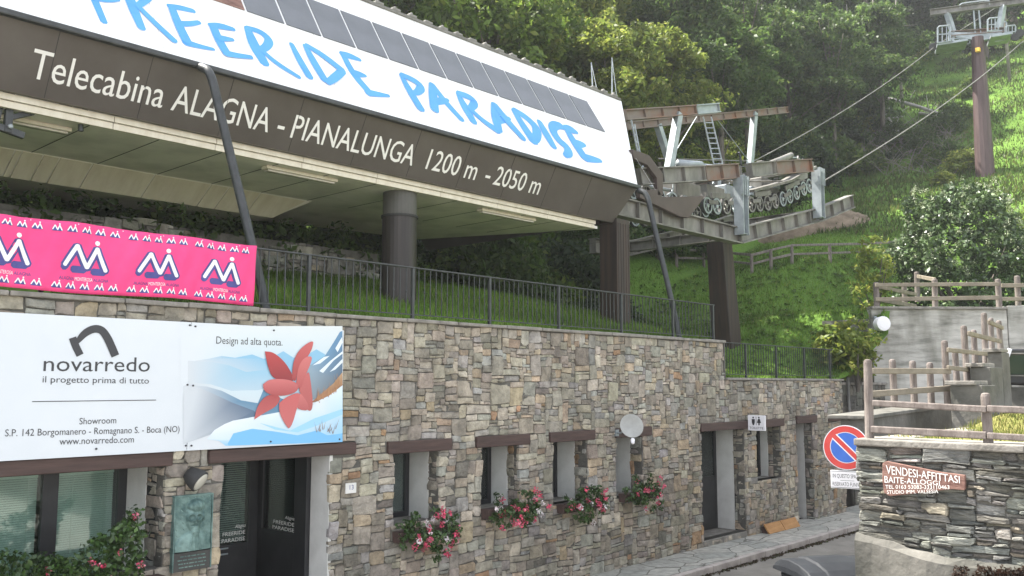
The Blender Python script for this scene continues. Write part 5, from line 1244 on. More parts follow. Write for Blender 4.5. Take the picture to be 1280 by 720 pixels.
# vertical plane through the mast in which the crossarm is level
best = None
for ph in np.linspace(0, math.pi, 361):
    nrm = np.array([-math.sin(ph), math.cos(ph), 0]); a = onpl(1164, 16, (XTW, YT, tz), nrm); b = onpl(1275, 1.5, (XTW, YT, tz), nrm)
    if np.dot(a-CAM, ray(640, 360)) < 0 or np.linalg.norm(a-b) > 9: continue
    e = abs(a[2]-b[2])
    if best is None or e < best[0]: best = (e, ph, nrm)
nT = best[2]; tp = lambda x, y, d=0: onpl(x, y, (XTW, YT, tz), nT)+nT*d
if np.dot(nT, CAM-np.array([XTW, YT, tz])) < 0: nT = -nT
print('tower', XTW, zb_, tz, best[:2], tp(1164, 16), tp(1275, 1.5))
mb = MB(); mb.ibeam(tp(1163, 16), tp(1283, 0.5), .3, .38, .04); mb.build('top_beam', 'galvd', pt)
mb = MB(); P = [(1189,44), (1205,48), (1222,52.5), (1240,49), (1252,42), (1252,38.5), (1222,42), (1189,45-4)]
mb.prism([tp(x, y, .15) for x, y in P], -nT*.3); mb.build('crossarm_belly', 'galv', pt)
mb = MB(); mb.ibeam(tp(1187, 43, .0), tp(1255, 38, .0), .4, .3, .04); mb.build('crossarm', 'rust', pt)
for (p, r) in (((1184,17), (1192,42)), ((1254,7), (1249,36))):
    mb = MB(); mb.beam(tp(*p), tp(*r), .28, .28, up=(.3, .9, .1)); mb.build('strut', 'galv', pt)
for (p, r) in (((1217,13), (1219,42)), ((1223.5,13), (1226,42))):
    mb = MB(); mb.tube([tp(*p), tp(*r)], .05, 6); mb.build('ladder_stile', 'galv', pt)
mb = MB(); mb.tube(rounded([tuple(tp(*p)) for p in ((1200,10), (1200,6), (1203,4), (1236,0), (1237,6))], .2, 3), .05, 6); mb.build('handrail', 'galv', pt)
for (x0, x1, y0, y1, d) in ((1170.5, 1186, 39.5, 60, .9), (1186, 1192, 38, 60, 0), (1194, 1214.5, 34, 50, -.9), (1232, 1245, 30, 46, .9), (1244, 1258, 28, 52, 0), (1258, 1271.5, 28, 44, -.6)):
    mb = MB(); P = [tuple(tp(*p, d)) for p in ((x0, y1), (x0, y0+2), (x0+2, y0), (x1-1, y0-1), (x1, y0+1), (x1, y1-2), (x0, y1))]
    mb.tube(P, .05, 6); mb.tube([tp(x0, (y0+y1)/2, d), tp(x1, (y0+y1)/2-1, d)], .035, 6)
    for t in (.35, .7): mb.tube([tp(x0+(x1-x0)*t, y0, d), tp(x0+(x1-x0)*t, y1-1, d)], .03, 6)
    mb.build('platform_railing', 'galv', pt)
for (x0, x1, y0, y1) in ((1170, 1190, 58, 62), (1184, 1208, 55, 60), (1236, 1262, 47, 52)):
    mb = MB(); a, b = tp(x0, y1-1), tp(x1, y0); mb.beam(a, b, 1.6, .14); mb.build('platform', 'galv', pt)
for cx, cy in ((1166, 60), (1172, 57), (1268, 48), (1274, 43)):
    mb = MB(); mb.lathe(tp(cx, cy, .2), nT, [(.2, -.06), (.24, -.05), (.24, .05), (.2, .06)], 14); mb.build('sheave', 'rubber', pt)
mb = MB(); c = tp(1221, 66, .5); mb.bx(c[0]-.12, c[0]+.12, c[1]-.12, c[1]+.12, c[2]-.12, c[2]+.12); mb.build('number_plate', 'yellow', pt)
for (p, r, lab) in (((1030, 226), (1276, 54), 'nearer steel lift rope running from the sheaves up past the tower'), ((942, 201.5), (1170, 57), 'farther steel lift rope running up to the left platform of the tower')):
    Yr = YS if p[0] > 1000 else 7.5
    a, b = q(*p, Yr), q(*r, Yr); d = (b-a); n_ = 24
    L_ = [a-np.array([7, 0, 1.2]), a]+[a+d*t-np.array([0, 0, .35*4*t*(1-t)]) for t in np.linspace(.05, 1, 14)]+[b+d*t for t in (.5, 1.0)]
    rt = thing('lift_rope', lab, 'cable', a); mb = MB(); mb.tube(L_, .026, 6); mb.build('strand', 'galvd', rt, smooth=True)
# ------------------------------------------------------------------ meadow fence, mound, fallen trunks
def ground_hit(px, py, d0=12, d1=160):
    r = ray(px, py)/F0
    for i in range(1500):
        D = d0+(d1-d0)*i/1500; p = CAM+r*D
        if p[1] > .3 and p[2] < hz(p[0], p[1]): return p
    return CAM+r*d1
fp = [(846,334), (880,334), (940,342), (964,336), (990,330), (1038,328), (1083,326), (1120,324)]
fb = [ground_hit(x, y) for x, y in fp]
print('fence', [b.round(1).tolist() for b in fb])
rl = []
hh = [float((334-315)/F0*np.dot(b-CAM, ray(640, 360)/F0))*1.0 for b in fb]
hh = [min(1.3, max(.8, h)) for h in hh]
for i in range(len(fb)-1):
    for t in (.96, .5): rl.append((fb[i]+[0, 0, hh[i]*t], fb[i+1]+[0, 0, hh[i+1]*t]))
wood_fence('meadow_fence', 'grey wooden rail fence crossing the green meadow behind the pillar', list(zip(fb, [h for h in hh])), rl, pr=.07, rw_=.06, rh=.1, rail_m='fence')
c = ground_hit(1012, 284); mb = MB(); nu, nv_ = 40, 16
vs = []
for j in range(nv_+1):
    for i in range(nu+1):
        a = i/nu*2-1; b = j/nv_*2-1; x = c[0]+a*3.2*.68+b*1.6*.73; y = c[1]-a*3.2*.73+b*1.6*.68
        vs.append((x, y, hz(x, y)-.12+.75*max(0, 1-a*a-b*b)**.8+random.uniform(-.05, .05)))
mb.add(vs, [(j*(nu+1)+i, j*(nu+1)+i+1, (j+1)*(nu+1)+i+1, (j+1)*(nu+1)+i) for j in range(nv_) for i in range(nu)]); struct(mb.build('earth_mound', 'soil', smooth=True))
for (p, r, rad, lab) in (((1085,122), (1128,178), .16, 'pale fallen trunk leaning steeply in the brushwood, left of the others'), ((1105,126), (1195,154), .13, 'long pale fallen trunk lying across the brushwood below the tower'), ((1080,158), (1128,150), .1, 'thin fallen branch lying low in the brushwood left of the tower'), ((1150,146), (1200,160), .12, 'short pale fallen trunk nearest to the tower')):
    a, b = ground_hit(*p)+[0, 0, .3], ground_hit(*r)+[0, 0, .25]; o = MB(); md_ = (a+b)/2+[0, 0, .15]
    o.tube(rounded([tuple(a), tuple(md_), tuple(b)], .25, 4), rad, 8)
    for k in range(5):
        t = random.uniform(.2, .9); s = a+(b-a)*t; e = s+np.array([random.uniform(-1, 1), random.uniform(-1, 1), random.uniform(.2, 1.2)])*1.1; o.tube([s, (s+e)/2+[0, 0, .1], e], [rad*.4, rad*.25, .02], 5)
    tag(o.build('fallen_trunk', 'deadwood', smooth=True), lab, 'fallen tree', 'fallen trunks below the forest')
# ------------------------------------------------------------------ vegetation
def leaves(centers, rad, n_per, size, cols, wts, flat=.6, elong=1.7, up=.35):
    """leaf-sized faces scattered round clump centres; returns vertices, quads, colours"""
    c = np.repeat(centers, n_per, axis=0); k = len(c)
    r = np.repeat(np.broadcast_to(rad, (len(centers),)), n_per)[:, None]
    d = rng.normal(size=(k, 3)); d /= np.linalg.norm(d, axis=1)[:, None]
    p = c+d*r*(rng.random((k, 1))**.45)*np.array([1, 1, flat+.15])
    nrm = d*.55+rng.normal(size=(k, 3))*.6+np.array([0, 0, up]); nrm /= np.linalg.norm(nrm, axis=1)[:, None]
    t = np.cross(nrm, rng.normal(size=(k, 3))); t /= np.linalg.norm(t, axis=1)[:, None]; b = np.cross(nrm, t)
    s = size*(.6+.8*rng.random((k, 1)))
    V = np.empty((k, 4, 3)); V[:, 0] = p-t*s*elong*.5; V[:, 1] = p+b*s*.38+nrm*s*.12; V[:, 2] = p+t*s*elong*.5-nrm*s*.1; V[:, 3] = p-b*s*.38+nrm*s*.12
    ci = rng.choice(len(cols), size=k, p=np.array(wts)/sum(wts)); C = np.array(cols)[ci]*(.75+.5*rng.random((k, 1)))
    clump = np.repeat(.8+.4*rng.random(len(centers)), n_per)[:, None]
    return V.reshape(-1, 3), np.arange(k*4).reshape(-1, 4), C*clump
G1 = ([(.085,.14,.026), (.115,.175,.032), (.065,.11,.022), (.16,.2,.045)], [4, 3, 2, 1])           # fresh green
G2 = ([(.062,.108,.03), (.075,.13,.036), (.095,.15,.04), (.13,.17,.05)], [4, 3, 2, 1])          # deep green
G3 = ([(.17,.22,.045), (.22,.26,.055), (.13,.185,.04), (.29,.3,.075)], [4, 3, 2, 1])              # yellowish
G4 = ([(.035,.06,.026), (.045,.075,.03), (.06,.09,.032)], [3, 3, 1])                              # dark conifer
def crown_points(Ht, R, n, base=.28, lean=0):
    pts = []
    lobes = [(rng.normal(size=3)*np.array([.5, .5, .0])*R*.75+np.array([0, 0, Ht*(base+(1-base)*(.15+.75*rng.random()))]), R*(.38+.32*rng.random())) for _ in range(9)]
    lobes.append((np.array([0, 0, Ht*.86]), R*.5)); lobes.append((np.array([0, 0, Ht*.62]), R*.75))
    w_ = np.array([l[1]**2 for l in lobes]); w_ /= w_.sum()
    for _ in range(n):
        c, r = lobes[rng.choice(len(lobes), p=w_)]; d = rng.normal(size=3); d /= np.linalg.norm(d)
        if rng.random() < .75: d[2] = abs(d[2])*.9-.15
        pts.append(c+d*r*(.55+.45*rng.random()**.5)*np.array([1, 1, .95]))
    return np.array(pts), lobes
def make_tree(name, label, Ht, R, pal, n_cl, n_per, leaf, clr=.5, base=.28, cat='tree', group='deciduous trees on the slope', tm='bark', tr=.16):
    t = thing(name, label, cat, (0, 0, 0), group)
    pts, lobes = crown_points(Ht, R, n_cl, base)
    V, Q, C = leaves(pts, clr*(.7+.6*rng.random(n_cl)), n_per, leaf, *pal)
    np_mesh('crown', V, Q, C, 'leaf', t)
    mb = MB(); top = np.array([random.uniform(-.3, .3), random.uniform(-.3, .3), Ht*.9])
    mb.tube([(0, 0, -.8), (random.uniform(-.1, .1), 0, Ht*.3), (top[0]*.5, top[1]*.5, Ht*.6), top], [tr*1.25, tr, tr*.6, .03], 8)
    for c, r in lobes:
        s = np.array([0, 0, c[2]*.62]); m_ = (s+c)/2+np.array([0, 0, .2]); mb.tube([s, m_, c], [tr*.45, tr*.28, .02], 5)
    for i in range(16):
        p = pts[random.randrange(len(pts))]; s = np.array([0, 0, p[2]*.7]); mb.tube([s, (s+p)/2+[0, 0, .25], p], [tr*.2, tr*.14, .012], 4, caps=False)
    mb.build('trunk', tm, t, smooth=True)
    return t
def make_conifer(name, label, Ht, R, group):
    t = thing(name, label, 'conifer', (0, 0, 0), group); P = []
    mb = MB(); mb.tube([(0, 0, -.8), (0, 0, Ht*.5), (0, 0, Ht)], [.2, .13, .015], 8)
    z = Ht*.12
    while z < Ht*.99:
        r = R*(1-z/Ht)**.8; m_ = max(4, int(8*r/R)+3)
        for k in range(m_):
            a = 2*math.pi*(k+random.random()*.7)/m_; L_ = r*random.uniform(.7, 1.1)
            e = np.array([math.cos(a)*L_, math.sin(a)*L_, z-.18*L_+random.uniform(-.1, .1)]); mb.tube([(0, 0, z), e], [.03, .008], 4, caps=False)
            for s in np.linspace(.25, 1, max(2, int(L_/.3))): P.append(e*[s, s, 1]+[0, 0, (1-s)*.18*L_-.06])
        z += .42+.1*random.random()
    V, Q, C = leaves(np.array(P), .26, 11, .17, *G4, flat=.5, elong=2.6, up=.2); np_mesh('crown', V, Q, C, 'leaf', t); mb.build('trunk', 'bark', t)
    return t
GT = 'trees of the hillside forest'
protos = [
 make_tree('deciduous_tree', 'tall yellowish green leafy tree on the slope behind the station roof', 10.5, 3.0, G3, 300, 56, .15, .5, group=GT),
 make_tree('deciduous_tree', 'fresh green broad leafy tree of the hillside forest', 9.5, 3.2, G1, 300, 56, .15, .5, group=GT),
 make_tree('deciduous_tree', 'deep green dense leafy tree of the hillside forest', 11, 3.4, G2, 290, 54, .17, .55, group=GT),
 make_tree('deciduous_tree', 'slender deep green tree with thin crown in the hillside forest', 12, 2.3, G2, 150, 48, .16, .45, group=GT, base=.42, tr=.13),
]
coni = make_conifer('spruce_tree', 'dark slender spruce in the upper hillside forest', 14, 2.6, GT)
used = set()
def plant(p, x, y, sc, first=[set()]):
    z = hz(x, max(y, .32))-.1; rot = random.uniform(0, 6.28)
    if id(p) not in used: used.add(id(p)); p.location = (x, y, z); p.rotation_euler = (0, 0, rot); p.scale = (sc,)*3; return p
    return dup(p, (x, y, z), rot, sc)
def hit_xy(px, py): p = ground_hit(px, py); return p
def campos(x, y, z):
    d = np.array([x, y, z])-CAM; fw = d[0]*cY+d[1]*sY; r = d[0]*sY-d[1]*cY; zc = fw*cT+d[2]*sT; return 640+F0*r/zc, 360-F0*(d[2]*cT-fw*sT)/zc, zc
# bright trees right behind the roof
for (px, py, D, k, sc) in ((480,30,36,0,1.0), (560,40,38,0,1.0), (640,60,36,0,1.05), (700,60,40,0,1.0), (760,70,37,0,1.0), (820,90,40,0,.95), (600,-20,46,1,1.1), (720,-10,47,0,1.2), (850,20,50,2,1.1), (900,90,47,2,1.0), (520,-20,45,0,1.1), (400,-10,42,1,1.1), (790,-10,52,1,1.1),
                           (905,120,56,2,.9), (985,110,60,2,.95), (930,60,54,3,1.05), (1050,130,64,2,.75), (1040,120,60,3,1.0), (1100,90,66,2,1.0)):
    p = atd(px, py, D); x, y = p[0], p[1]; plant(protos[k], x, y, sc)
# the forest
n_f = 0; cand = []
for _ in range(16000):
    x, y = random.uniform(5, 200), random.uniform(-32, 95)
    yb = 12.3+.135*max(0, x-28)
    if y < yb and x < 88: continue
    if y < 11 and x < 60: continue
    if 24 < x < 52 and y < yb+6: continue
    z = hz(x, max(y, .32)); px, py, zc = campos(x, y, z+4)
    if not (-80 < px < 1400 and -260 < py < 330) or zc < 30 or zc > 150: continue
    if px < 450 and py > -40 and zc > 60: continue
    dmin = 2.9+.03*zc
    if any((x-a)**2+(y-b)**2 < dmin*dmin for a, b in cand): continue
    cand.append((x, y)); bright = px < 860 and zc < 60
    if bright: k = random.choices([0, 1, 2], [4, 4, 2])[0]; p = protos[k]
    else: p = random.choices(protos[1:]+[coni], [1.0, 5, 3, 2.6])[0]
    plant(p, x, y, random.uniform(.75, 1.15)*(1.12 if zc > 80 else 1)); n_f += 1
    if n_f >= 225: break
print('forest', n_f)
# shrubs: bank behind the station, forest edge, brushwood
GS = 'shrubs on the bank and at the forest edge'
def make_shrub(label, R, Ht, pal, n_cl, n_per, leaf, name='shrub', group=GS):
    a = rng.random(n_cl)*6.283; r = R*np.sqrt(rng.random(n_cl)); z = Ht*(rng.random(n_cl)**.8)*np.sqrt(np.maximum(.05, 1-(r/R)**2))
    V, Q, C = leaves(np.c_[np.cos(a)*r, np.sin(a)*r, z+.05], .3*(.6+.8*rng.random(n_cl)), n_per, leaf, *pal)
    o = np_mesh(name, V, Q, C, 'leaf', org=(0, 0, 0)); return tag(o, label, 'shrub', group)
shr = [make_shrub('dense deep green shrub on the bank', 1.3, 1.9, G2, 130, 26, .12), make_shrub('fresh green shrub with broad leaves on the bank', 1.1, 1.4, G1, 90, 24, .14),
       make_shrub('low dark ivy covered shrub on the bank', 1.5, 1.1, G4, 110, 26, .11), make_shrub('yellowish wild shrub at the forest edge', 1.0, 1.3, G3, 80, 22, .11)]
nS = 0
def put_shrub(k, x, y, sc, dz=0):
    global nS
    p = shr[k]; z = hz(x, y)-.15+dz; rot = random.uniform(0, 6.28); s3 = (sc*random.uniform(.85, 1.2), sc*random.uniform(.85, 1.2), sc*random.uniform(.8, 1.25)); nS += 1
    if id(p) not in used: used.add(id(p)); p.location = (x, y, z); p.scale = s3; return p
    return dup(p, (x, y, z), rot, s3)
for i in range(95):                                         # hedge bank behind the canopy
    x = random.uniform(1, 27); y = random.uniform(8.3, 11.2)+max(0, x-20)*.2
    put_shrub(random.choices([0, 1, 2, 3], [5, 2, 4, .7])[0], x, y, random.uniform(.75, 1.25))
for i in range(22):                                         # second rank, higher up
    x = random.uniform(5, 27); y = random.uniform(11, 13.5)
    put_shrub(random.choices([0, 1], [3, 2])[0], x, y, random.uniform(1.1, 1.5))
for i in range(44):                                         # forest edge
    x = random.uniform(28, 95); y = 11.4+.13*(x-28)+random.uniform(-.5, 2.5); put_shrub(random.choices([0, 1, 2, 3], [4, 2, 2, 2])[0], x, y, random.uniform(.8, 1.5)*(1+.006*x))
shr.append(make_shrub('reddish brown shrub among the dark trees left of the bare trunks', .9, 1.7, ([(.12,.05,.03), (.09,.06,.03), (.16,.07,.04)], [3, 2, 1]), 70, 20, .12, group=None))
p = ground_hit(1050, 150); put_shrub(4, p[0], p[1], 1.3)
for (px, py) in ((1180,165), (1200,150), (1215,120), (1150,190), (1110,200), (1120,180), (1195,200), (1160,205), (1090,215), (1205,215), (1180,230)):
    p = ground_hit(px, py); put_shrub(random.choice([0, 1, 2, 3]), p[0], p[1], random.uniform(.7, 1.1))
for i in range(46):
    x = random.uniform(25, 52); y = 11.5+.135*max(0, x-28)+random.uniform(0, 6.5); put_shrub(random.choices([0, 1, 2, 3], [4, 3, 2, 2])[0], x, y, random.uniform(.8, 1.35))
print('shrubs', nS)
# dry stone wall in the bank, overgrown
dw = thing('bank_stone_wall', 'low dry stone wall overgrown with ivy in the bank behind the banner', 'wall', (7, 5.2, 5.5))
mb = MB(); rubble(mb, 1.5, 12.2, 4.9, 6.35, lambda u, v: v > 6.3-.25*math.sin(u*.9)**2-.02*u, lambda u, v, d: (u, 5.2-d, v), cell=.06, pal=PALS, depth=(0, .07), rag=1.6); mb.build('stones', 'stone', dw)
mb = MB(); mb.bx(1.5, 12.2, 5.215, 5.7, 4.5, 6.1); mb.build('wall_core', 'mortar', dw)
pts = np.c_[rng.uniform(1.5, 12.3, 150), rng.uniform(5.0, 5.5, 150), 5.2+1.3*rng.random(150)**.6]
V, Q, C = leaves(pts[:95], .28, 18, .1, *G2); np_mesh('ivy', V, Q, C, 'leaf', dw)
# brushwood and bare trunks below the forest
mb = MB()
for _ in range(330):
    px, py = random.uniform(1062, 1198), random.uniform(150, 212); g = ground_hit(px, py+8)
    a = random.uniform(0, 6.28); L_ = random.uniform(.6, 2.4); e = g+np.array([math.cos(a)*L_, math.sin(a)*L_, random.uniform(.1, 1.5)])
    r0 = random.uniform(.012, .04); mb.tube([g-[0, 0, .1], (g+e)/2+[random.uniform(-.2, .2), random.uniform(-.2, .2), .2], e], [r0, r0*.7, .006], 4, caps=False)
tag(mb.build('brushwood', 'twig'), 'tangle of grey dead twigs and branches below the forest edge', 'brushwood', None, 'stuff')
for (px, py, hh, lab) in ((1100, 150, 12, 'bare grey trunk standing at the forest edge above the fallen trunks'), (1128, 135, 14, 'taller bare trunk with short snags left of the lift tower'), (1003, 190, 11, 'thin bare trunk between the leafy trees above the machinery'), (1262, 100, 13, 'bare trunk right of the lift tower at the picture edge'), (1068, 165, 10, 'slim bare trunk above the meadow left of the brushwood')):
    g = ground_hit(px, py); t = thing('bare_trunk', lab, 'dead tree', g, 'bare trunks at the forest edge'); mb = MB()
    mb.tube([g-[0, 0, .5], g+[.1, .1, hh*.5], g+[random.uniform(-.4, .4), .2, hh]], [.14, .1, .03], 7)
    for k in range(14):
        z = hh*random.uniform(.25, .95); a = random.uniform(0, 6.28); s_ = g+np.array([.1, .1, z]); e = s_+np.array([math.cos(a), math.sin(a), random.uniform(-.1, .4)])*random.uniform(.4, 1.6); mb.tube([s_, e], [.03, .008], 4, caps=False)
    mb.build('trunk', 'twig', t, smooth=True)
g = ground_hit(1045, 185)
# big bush over the concrete wall, sunlit leaf backs painted as pale clusters
bc_ = atd(1203, 300, 33.5); zb2 = 5.7
bb = thing('rounded_bush', 'huge rounded bush with sunlit leaf glints painted as pale clusters behind the concrete wall', 'bush', (bc_[0], bc_[1], zb2))
n = 620; d = rng.normal(size=(n, 3)); d /= np.linalg.norm(d, axis=1)[:, None]; R3 = np.array([2.4, 2.4, 2.65])
lump = 1+.16*np.sin(d[:, 0]*7+1)*np.cos(d[:, 1]*6)+.12*np.sin(d[:, 2]*9)
P = np.array([bc_[0], bc_[1], zb2+2.0])+d*R3*lump[:, None]*(.72+.28*rng.random((n, 1))**.5); P = P[P[:, 2] > zb2-.1]
V, Q, C = leaves(P, .3, 34, .13, [(.06,.1,.035), (.08,.13,.045), (.045,.075,.025), (.12,.17,.07)], [4, 3, 2, 1.5], elong=1.5); np_mesh('foliage', V, Q, C, 'leafg', bb)
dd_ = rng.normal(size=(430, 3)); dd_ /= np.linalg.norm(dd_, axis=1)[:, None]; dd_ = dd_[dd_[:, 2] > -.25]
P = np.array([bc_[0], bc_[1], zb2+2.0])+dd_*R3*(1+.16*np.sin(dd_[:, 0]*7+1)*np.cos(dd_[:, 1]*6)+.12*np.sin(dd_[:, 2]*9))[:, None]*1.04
V, Q, C = leaves(P, .11, 15, .05, [(.34,.38,.24), (.46,.48,.36), (.26,.32,.16)], [3, 2, 2], elong=1.1, flat=1); np_mesh('pale_glints', V, Q, C, 'petal', bb)  # pale clusters: sun glints on the leaves, put into the colour
mb = MB()
for k in range(7): a = k*.9; mb.tube([(bc_[0]+.2*math.cos(a), bc_[1]+.2*math.sin(a), zb2-.2), (bc_[0]+1.2*math.cos(a), bc_[1]+1.2*math.sin(a), zb2+1.7), (bc_[0]+1.7*math.cos(a), bc_[1]+1.7*math.sin(a), zb2+2.8)], [.09, .05, .02], 6)
mb.build('stem', 'bark', bb)
# small plants at the wall corner and saplings
def wild(name, label, c, R3, n, per, leaf, pal, crad=.3):
    t = thing(name, label, 'shrub', c); d = rng.normal(size=(n, 3)); d /= np.linalg.norm(d, axis=1)[:, None]
    P = np.array(c)+[0, 0, R3[2]]+d*np.array(R3)*(rng.random((n, 1))**.4); V, Q, C = leaves(P, crad, per, leaf, *pal); np_mesh('foliage', V, Q, C, 'leaf', t)
    mb = MB()
    for k in range(5): e = P[random.randrange(len(P))]; mb.tube([np.array(c)-[0, 0, .3], (np.array(c)+e)/2, e], [.04, .025, .008], 5)
    mb.build('stem', 'bark', t)
cs = atd(1052, 470, 26.5); wild('wild_shrub', 'pale green leafy shrub behind the short railing at its right end', (cs[0], cs[1], 3.5), (.8, .8, .8), 70, 18, .13, G3, .25)
cs = atd(1072, 478, 25.6); wild('wild_shrub', 'loose pale green shrub in the corner left of the concrete wall', (cs[0], cs[1], 3.4), (.7, .7, .9), 60, 14, .12, G3, .22)
cs = atd(1092, 380, 29.5); wild('wild_shrub', 'tall thin yellowish sapling shrub left of the big bush', (cs[0], cs[1], 5.3), (.7, .7, 1.5), 80, 13, .11, G3, .22)
cs = atd(1275, 330, 37); wild('wild_shrub', 'leafy tall shrub at the right edge behind the big bush', (cs[0]+.4, cs[1]-.4, 6.2), (1.0, 1.0, 2.3), 110, 20, .12, G1, .25)
# geranium boxes
PINK = ([(.75,.1,.2), (.82,.2,.3), (.7,.05,.12), (.85,.35,.42)], [4, 3, 2, 1]); WHI = ([(.8,.76,.76), (.82,.68,.7)], [2, 1]); GER = ([(.035,.07,.018), (.05,.095,.025), (.07,.12,.03)], [3, 3, 1])
def flowerbox(label, x0, x1, z, yf, n, blooms, whites, drop, seed, top=.36):
    global rng
    t = thing('flower_box', label, 'flower box', ((x0+x1)/2, yf, z-.05), 'geranium boxes under the windows'); w_ = x1-x0
    mb = MB(); mb.prism([(x0, yf-.09, z+.13), (x0, yf+.09, z+.13), (x0, yf+.07, z-.02), (x0, yf-.07, z-.02)], (w_, 0, 0)); mb.build('trough', 'lintel', t, bevel=.01)
    def spread(m_):
        u = rng.random(m_); a = rng.random(m_); dz = np.where(a < .5, rng.random(m_)**1.4*top, -rng.random(m_)**1.2*drop*(.55+.45*np.abs(np.sin(u*4+seed*2.1))))
        return np.c_[x0+w_*(u*1.06-.03), yf-.05-.2*rng.random(m_)-np.where(dz < 0, .05, 0), z+.12+dz*(.55+.45*np.sin(u*math.pi))]
    V, Q, C = leaves(spread(int(n*1.05)), .075, 20, .05, *GER, elong=1.1); np_mesh('foliage', V, Q, C, 'leafg', t)
    def bl(m_, pal, nm):
        P = spread(m_); P[:, 1] -= .09; P[:, 0] += .12*w_*rng.random(m_); V, Q, C = leaves(P, .048, 22, .034, *pal, elong=1.0, flat=1); np_mesh(nm, V, Q, C, 'petal', t)
    bl(blooms, PINK, 'pink_blossoms')
    if whites: bl(whites, WHI, 'white_blossoms')
flowerbox('fullest geranium box with pink and white blossoms under the first small window', 8.3, 9.25, 1.14, -.12, 60, 24, 7, .42, 1, .3)
flowerbox('pink and white geranium box under the second small window', 10.05, 11.05, 1.28, -.12, 55, 20, 7, .36, 2, .3)
flowerbox('geranium box with few white blossoms under the third small window', 11.85, 12.85, 1.18, -.12, 52, 16, 5, .36, 3, .3)
flowerbox('rightmost geranium box under the window with the satellite dish', 13.6, 14.6, 1.2, -.12, 52, 14, 1, .36, 4, .34)
# long bed in front of the left window with tendrils up the pillar
t = thing('flower_bed_box', 'long green geranium planting in front of the wide left window', 'flower box', (3.6, -.25, 1.0))
mb = MB(); mb.bx(1.5, 4.95, -.2, -.02, .95, 1.2); mb.build('trough', 'lintel', t, bevel=.01)
m_ = 330; xg = rng.uniform(1.8, 4.6, m_); P = np.c_[xg, -.12-.3*rng.random(m_), 1.12+(.6+.12*np.sin(xg*3))*rng.random(m_)]
k_ = 22; tl = np.c_[4.42+.24*np.linspace(0, 1, k_)+rng.normal(size=k_)*.035, .12-.08*rng.random(k_), 1.3+.6*np.linspace(0, 1, k_)]
V, Q, C = leaves(np.r_[P, tl], .095, 17, .052, *GER, elong=1.1); np_mesh('foliage', V, Q, C, 'leafg', t)
P = np.c_[rng.uniform(2.2, 4.6, 17), -.45+.1*rng.random(17), 1.25+.32*rng.random(17)]; P = np.r_[P, [[4.66, .0, 1.85], [4.6, -.02, 1.62]]]
V, Q, C = leaves(P, .04, 20, .032, *PINK, elong=1, flat=1); np_mesh('pink_blossoms', V, Q, C, 'petal', t)
# reddish dry creeper at the foot of the slate wall
pts = np.c_[XP-.12-.08*rng.random(150), rng.uniform(-7.95, -6.85, 150), 1.2+.25*rng.random(150)]; pts[:, 2] += .12*(-6.9-pts[:, 1])
V, Q, C = leaves(pts, .06, 20, .024, [(.05,.026,.02), (.038,.022,.016), (.07,.042,.03)], [3, 3, 1]); tag(np_mesh('dry_creeper', V, Q, C, 'leaf'), 'reddish brown dry creeper on the lower slate wall', 'creeper', None, 'stuff')
# ------------------------------------------------------------------ grass blades (one uncountable cover)
def blades(name, n, sampler, zf, h, wd, cols, wts, label=None):
    xy = sampler(n); z = np.array([zf(a, b) for a, b in xy]); k = len(xy)
    a = rng.random(k)*6.283; hh_ = h*(.5+rng.random(k)); w2_ = wd*(.6+.8*rng.random(k)); ln = rng.normal(size=(k, 2))*.35*hh_[:, None]
    V = np.empty((k, 3, 3)); V[:, 0] = np.c_[xy[:, 0]-np.cos(a)*w2_, xy[:, 1]-np.sin(a)*w2_, z-.03]; V[:, 1] = np.c_[xy[:, 0]+np.cos(a)*w2_, xy[:, 1]+np.sin(a)*w2_, z-.03]
    V[:, 2] = np.c_[xy+ln, z+hh_]; ci = rng.choice(len(cols), size=k, p=np.array(wts)/sum(wts))
    patch = 1+.35*np.sin(xy[:, 0]*.7+1.3*np.sin(xy[:, 1]*.5))*np.sin(xy[:, 1]*.9+.6)
    C = np.array(cols)[ci]*(.75+.5*rng.random((k, 1)))*patch[:, None]
    o = np_mesh(name, V.reshape(-1, 3), np.arange(k*3).reshape(-1, 3), C, 'leaf', org=(0, 0, 0)); tag(o, None, None, None, 'stuff'); return o
def rect(x0, x1, y0, y1): return lambda n: np.c_[rng.uniform(x0, x1, n), rng.uniform(y0, y1, n)]
GC = [(.105,.195,.027), (.14,.245,.036), (.18,.27,.052), (.22,.24,.08)], [4, 4, 2, 1]
tag(blades('meadow_grass', 60000, rect(17.6, 44, .4, 11.5), hz, .11, .018, *GC), 'short bright green grass on the meadow slope', 'grass')
tag(blades('far_meadow_grass', 45000, rect(42, 100, -2, 17), lambda a, b: hz(a, max(b, .33)), .24, .05, [(.06,.1,.02), (.085,.13,.028), (.11,.14,.04), (.13,.13,.05)], [3, 4, 2, 1.5]), 'coarser grass on the upper meadow below the forest', 'grass')
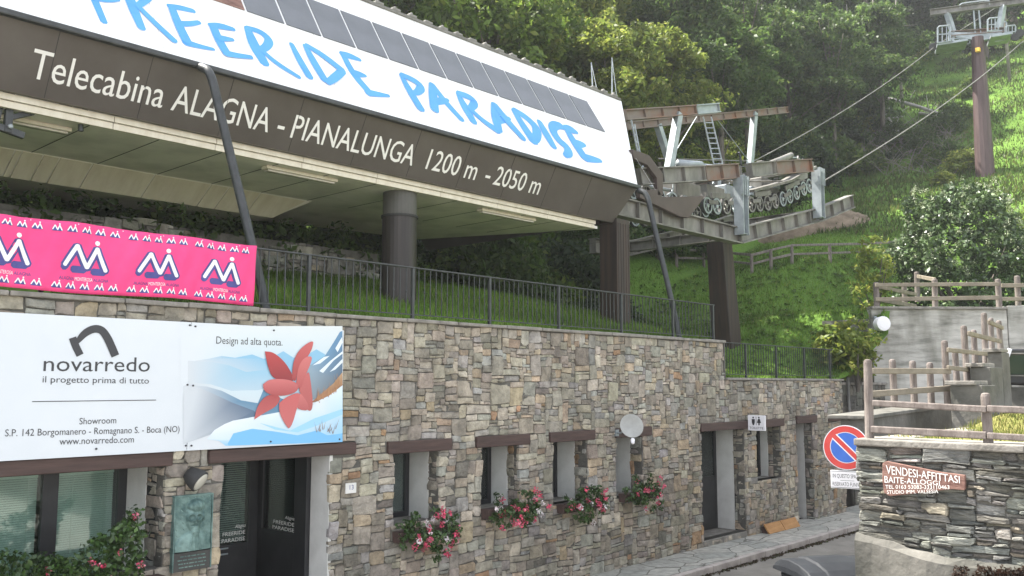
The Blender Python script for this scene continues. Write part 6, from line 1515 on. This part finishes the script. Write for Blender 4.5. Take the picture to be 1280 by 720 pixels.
n_ = 1500; xy = np.c_[rng.uniform(17.8, 40, n_), rng.uniform(.5, 11, n_)]; P = np.c_[xy, [hz(a, b)+.04 for a, b in xy]]
V, Q, C = leaves(P, .13, 9, .075, [(.09,.16,.03), (.13,.2,.05), (.06,.11,.025), (.2,.19,.07)], [4, 3, 2, .7], up=.9, flat=.2); tag(np_mesh('meadow_weeds', V, Q, C, 'leaf'), 'broad leaved weeds scattered through the meadow grass', 'weeds', None, 'stuff')
n_ = 420; xx_ = rng.uniform(12, 23, n_); P = np.c_[xx_, -1.17-.12*rng.random(n_)**2, np.full(n_, ROADZ+.015)]
V, Q, C = leaves(P, .04, 7, .025, [(.09,.06,.04), (.06,.05,.035), (.07,.09,.03)], [3, 2, 1], flat=.2); tag(np_mesh('kerb_litter', V, Q, C, 'leaf'), 'brown leaf litter and small weeds along the foot of the kerb', 'leaf litter', None, 'stuff')
tag(blades('terrace_grass', 42000, rect(4, 17.5, .45, 7.5), hz, .1, .014, *GC), 'grass on the terrace bank under the station roof', 'grass')
tag(blades('garden_grass', 14000, lambda n: np.c_[rng.uniform(10.9, 18, n), rng.uniform(-11, -5.9, n)], near_terrace_z, .06, .01, [(.1,.14,.03), (.2,.2,.07), (.3,.27,.12)], [3, 3, 2]), 'short dry grass behind the slate wall fence', 'grass')
# ------------------------------------------------------------------ thin summer haze in one closed box
zmax = max((o.matrix_world @ Vector(c)).z for o in bpy.data.objects if o.type == 'MESH' for c in o.bound_box)
hm = bpy.data.materials.new('haze'); hm.use_nodes = True; n = hm.node_tree.nodes; n.remove(n['Principled BSDF'])
pv = n.new('ShaderNodeVolumePrincipled'); pv.inputs['Color'].default_value = (.93, .96, 1, 1); pv.inputs['Density'].default_value = .0006; pv.inputs['Anisotropy'].default_value = .35
hm.node_tree.links.new(pv.outputs[0], n['Material Output'].inputs['Volume'])
mb = MB(); mb.bx(-75, 245, -100, 185, ROADZ-1.0, zmax+25); o = mb.build('haze', hm); tag(o, 'thin pale haze in the air over the slope', 'haze', None, 'stuff')
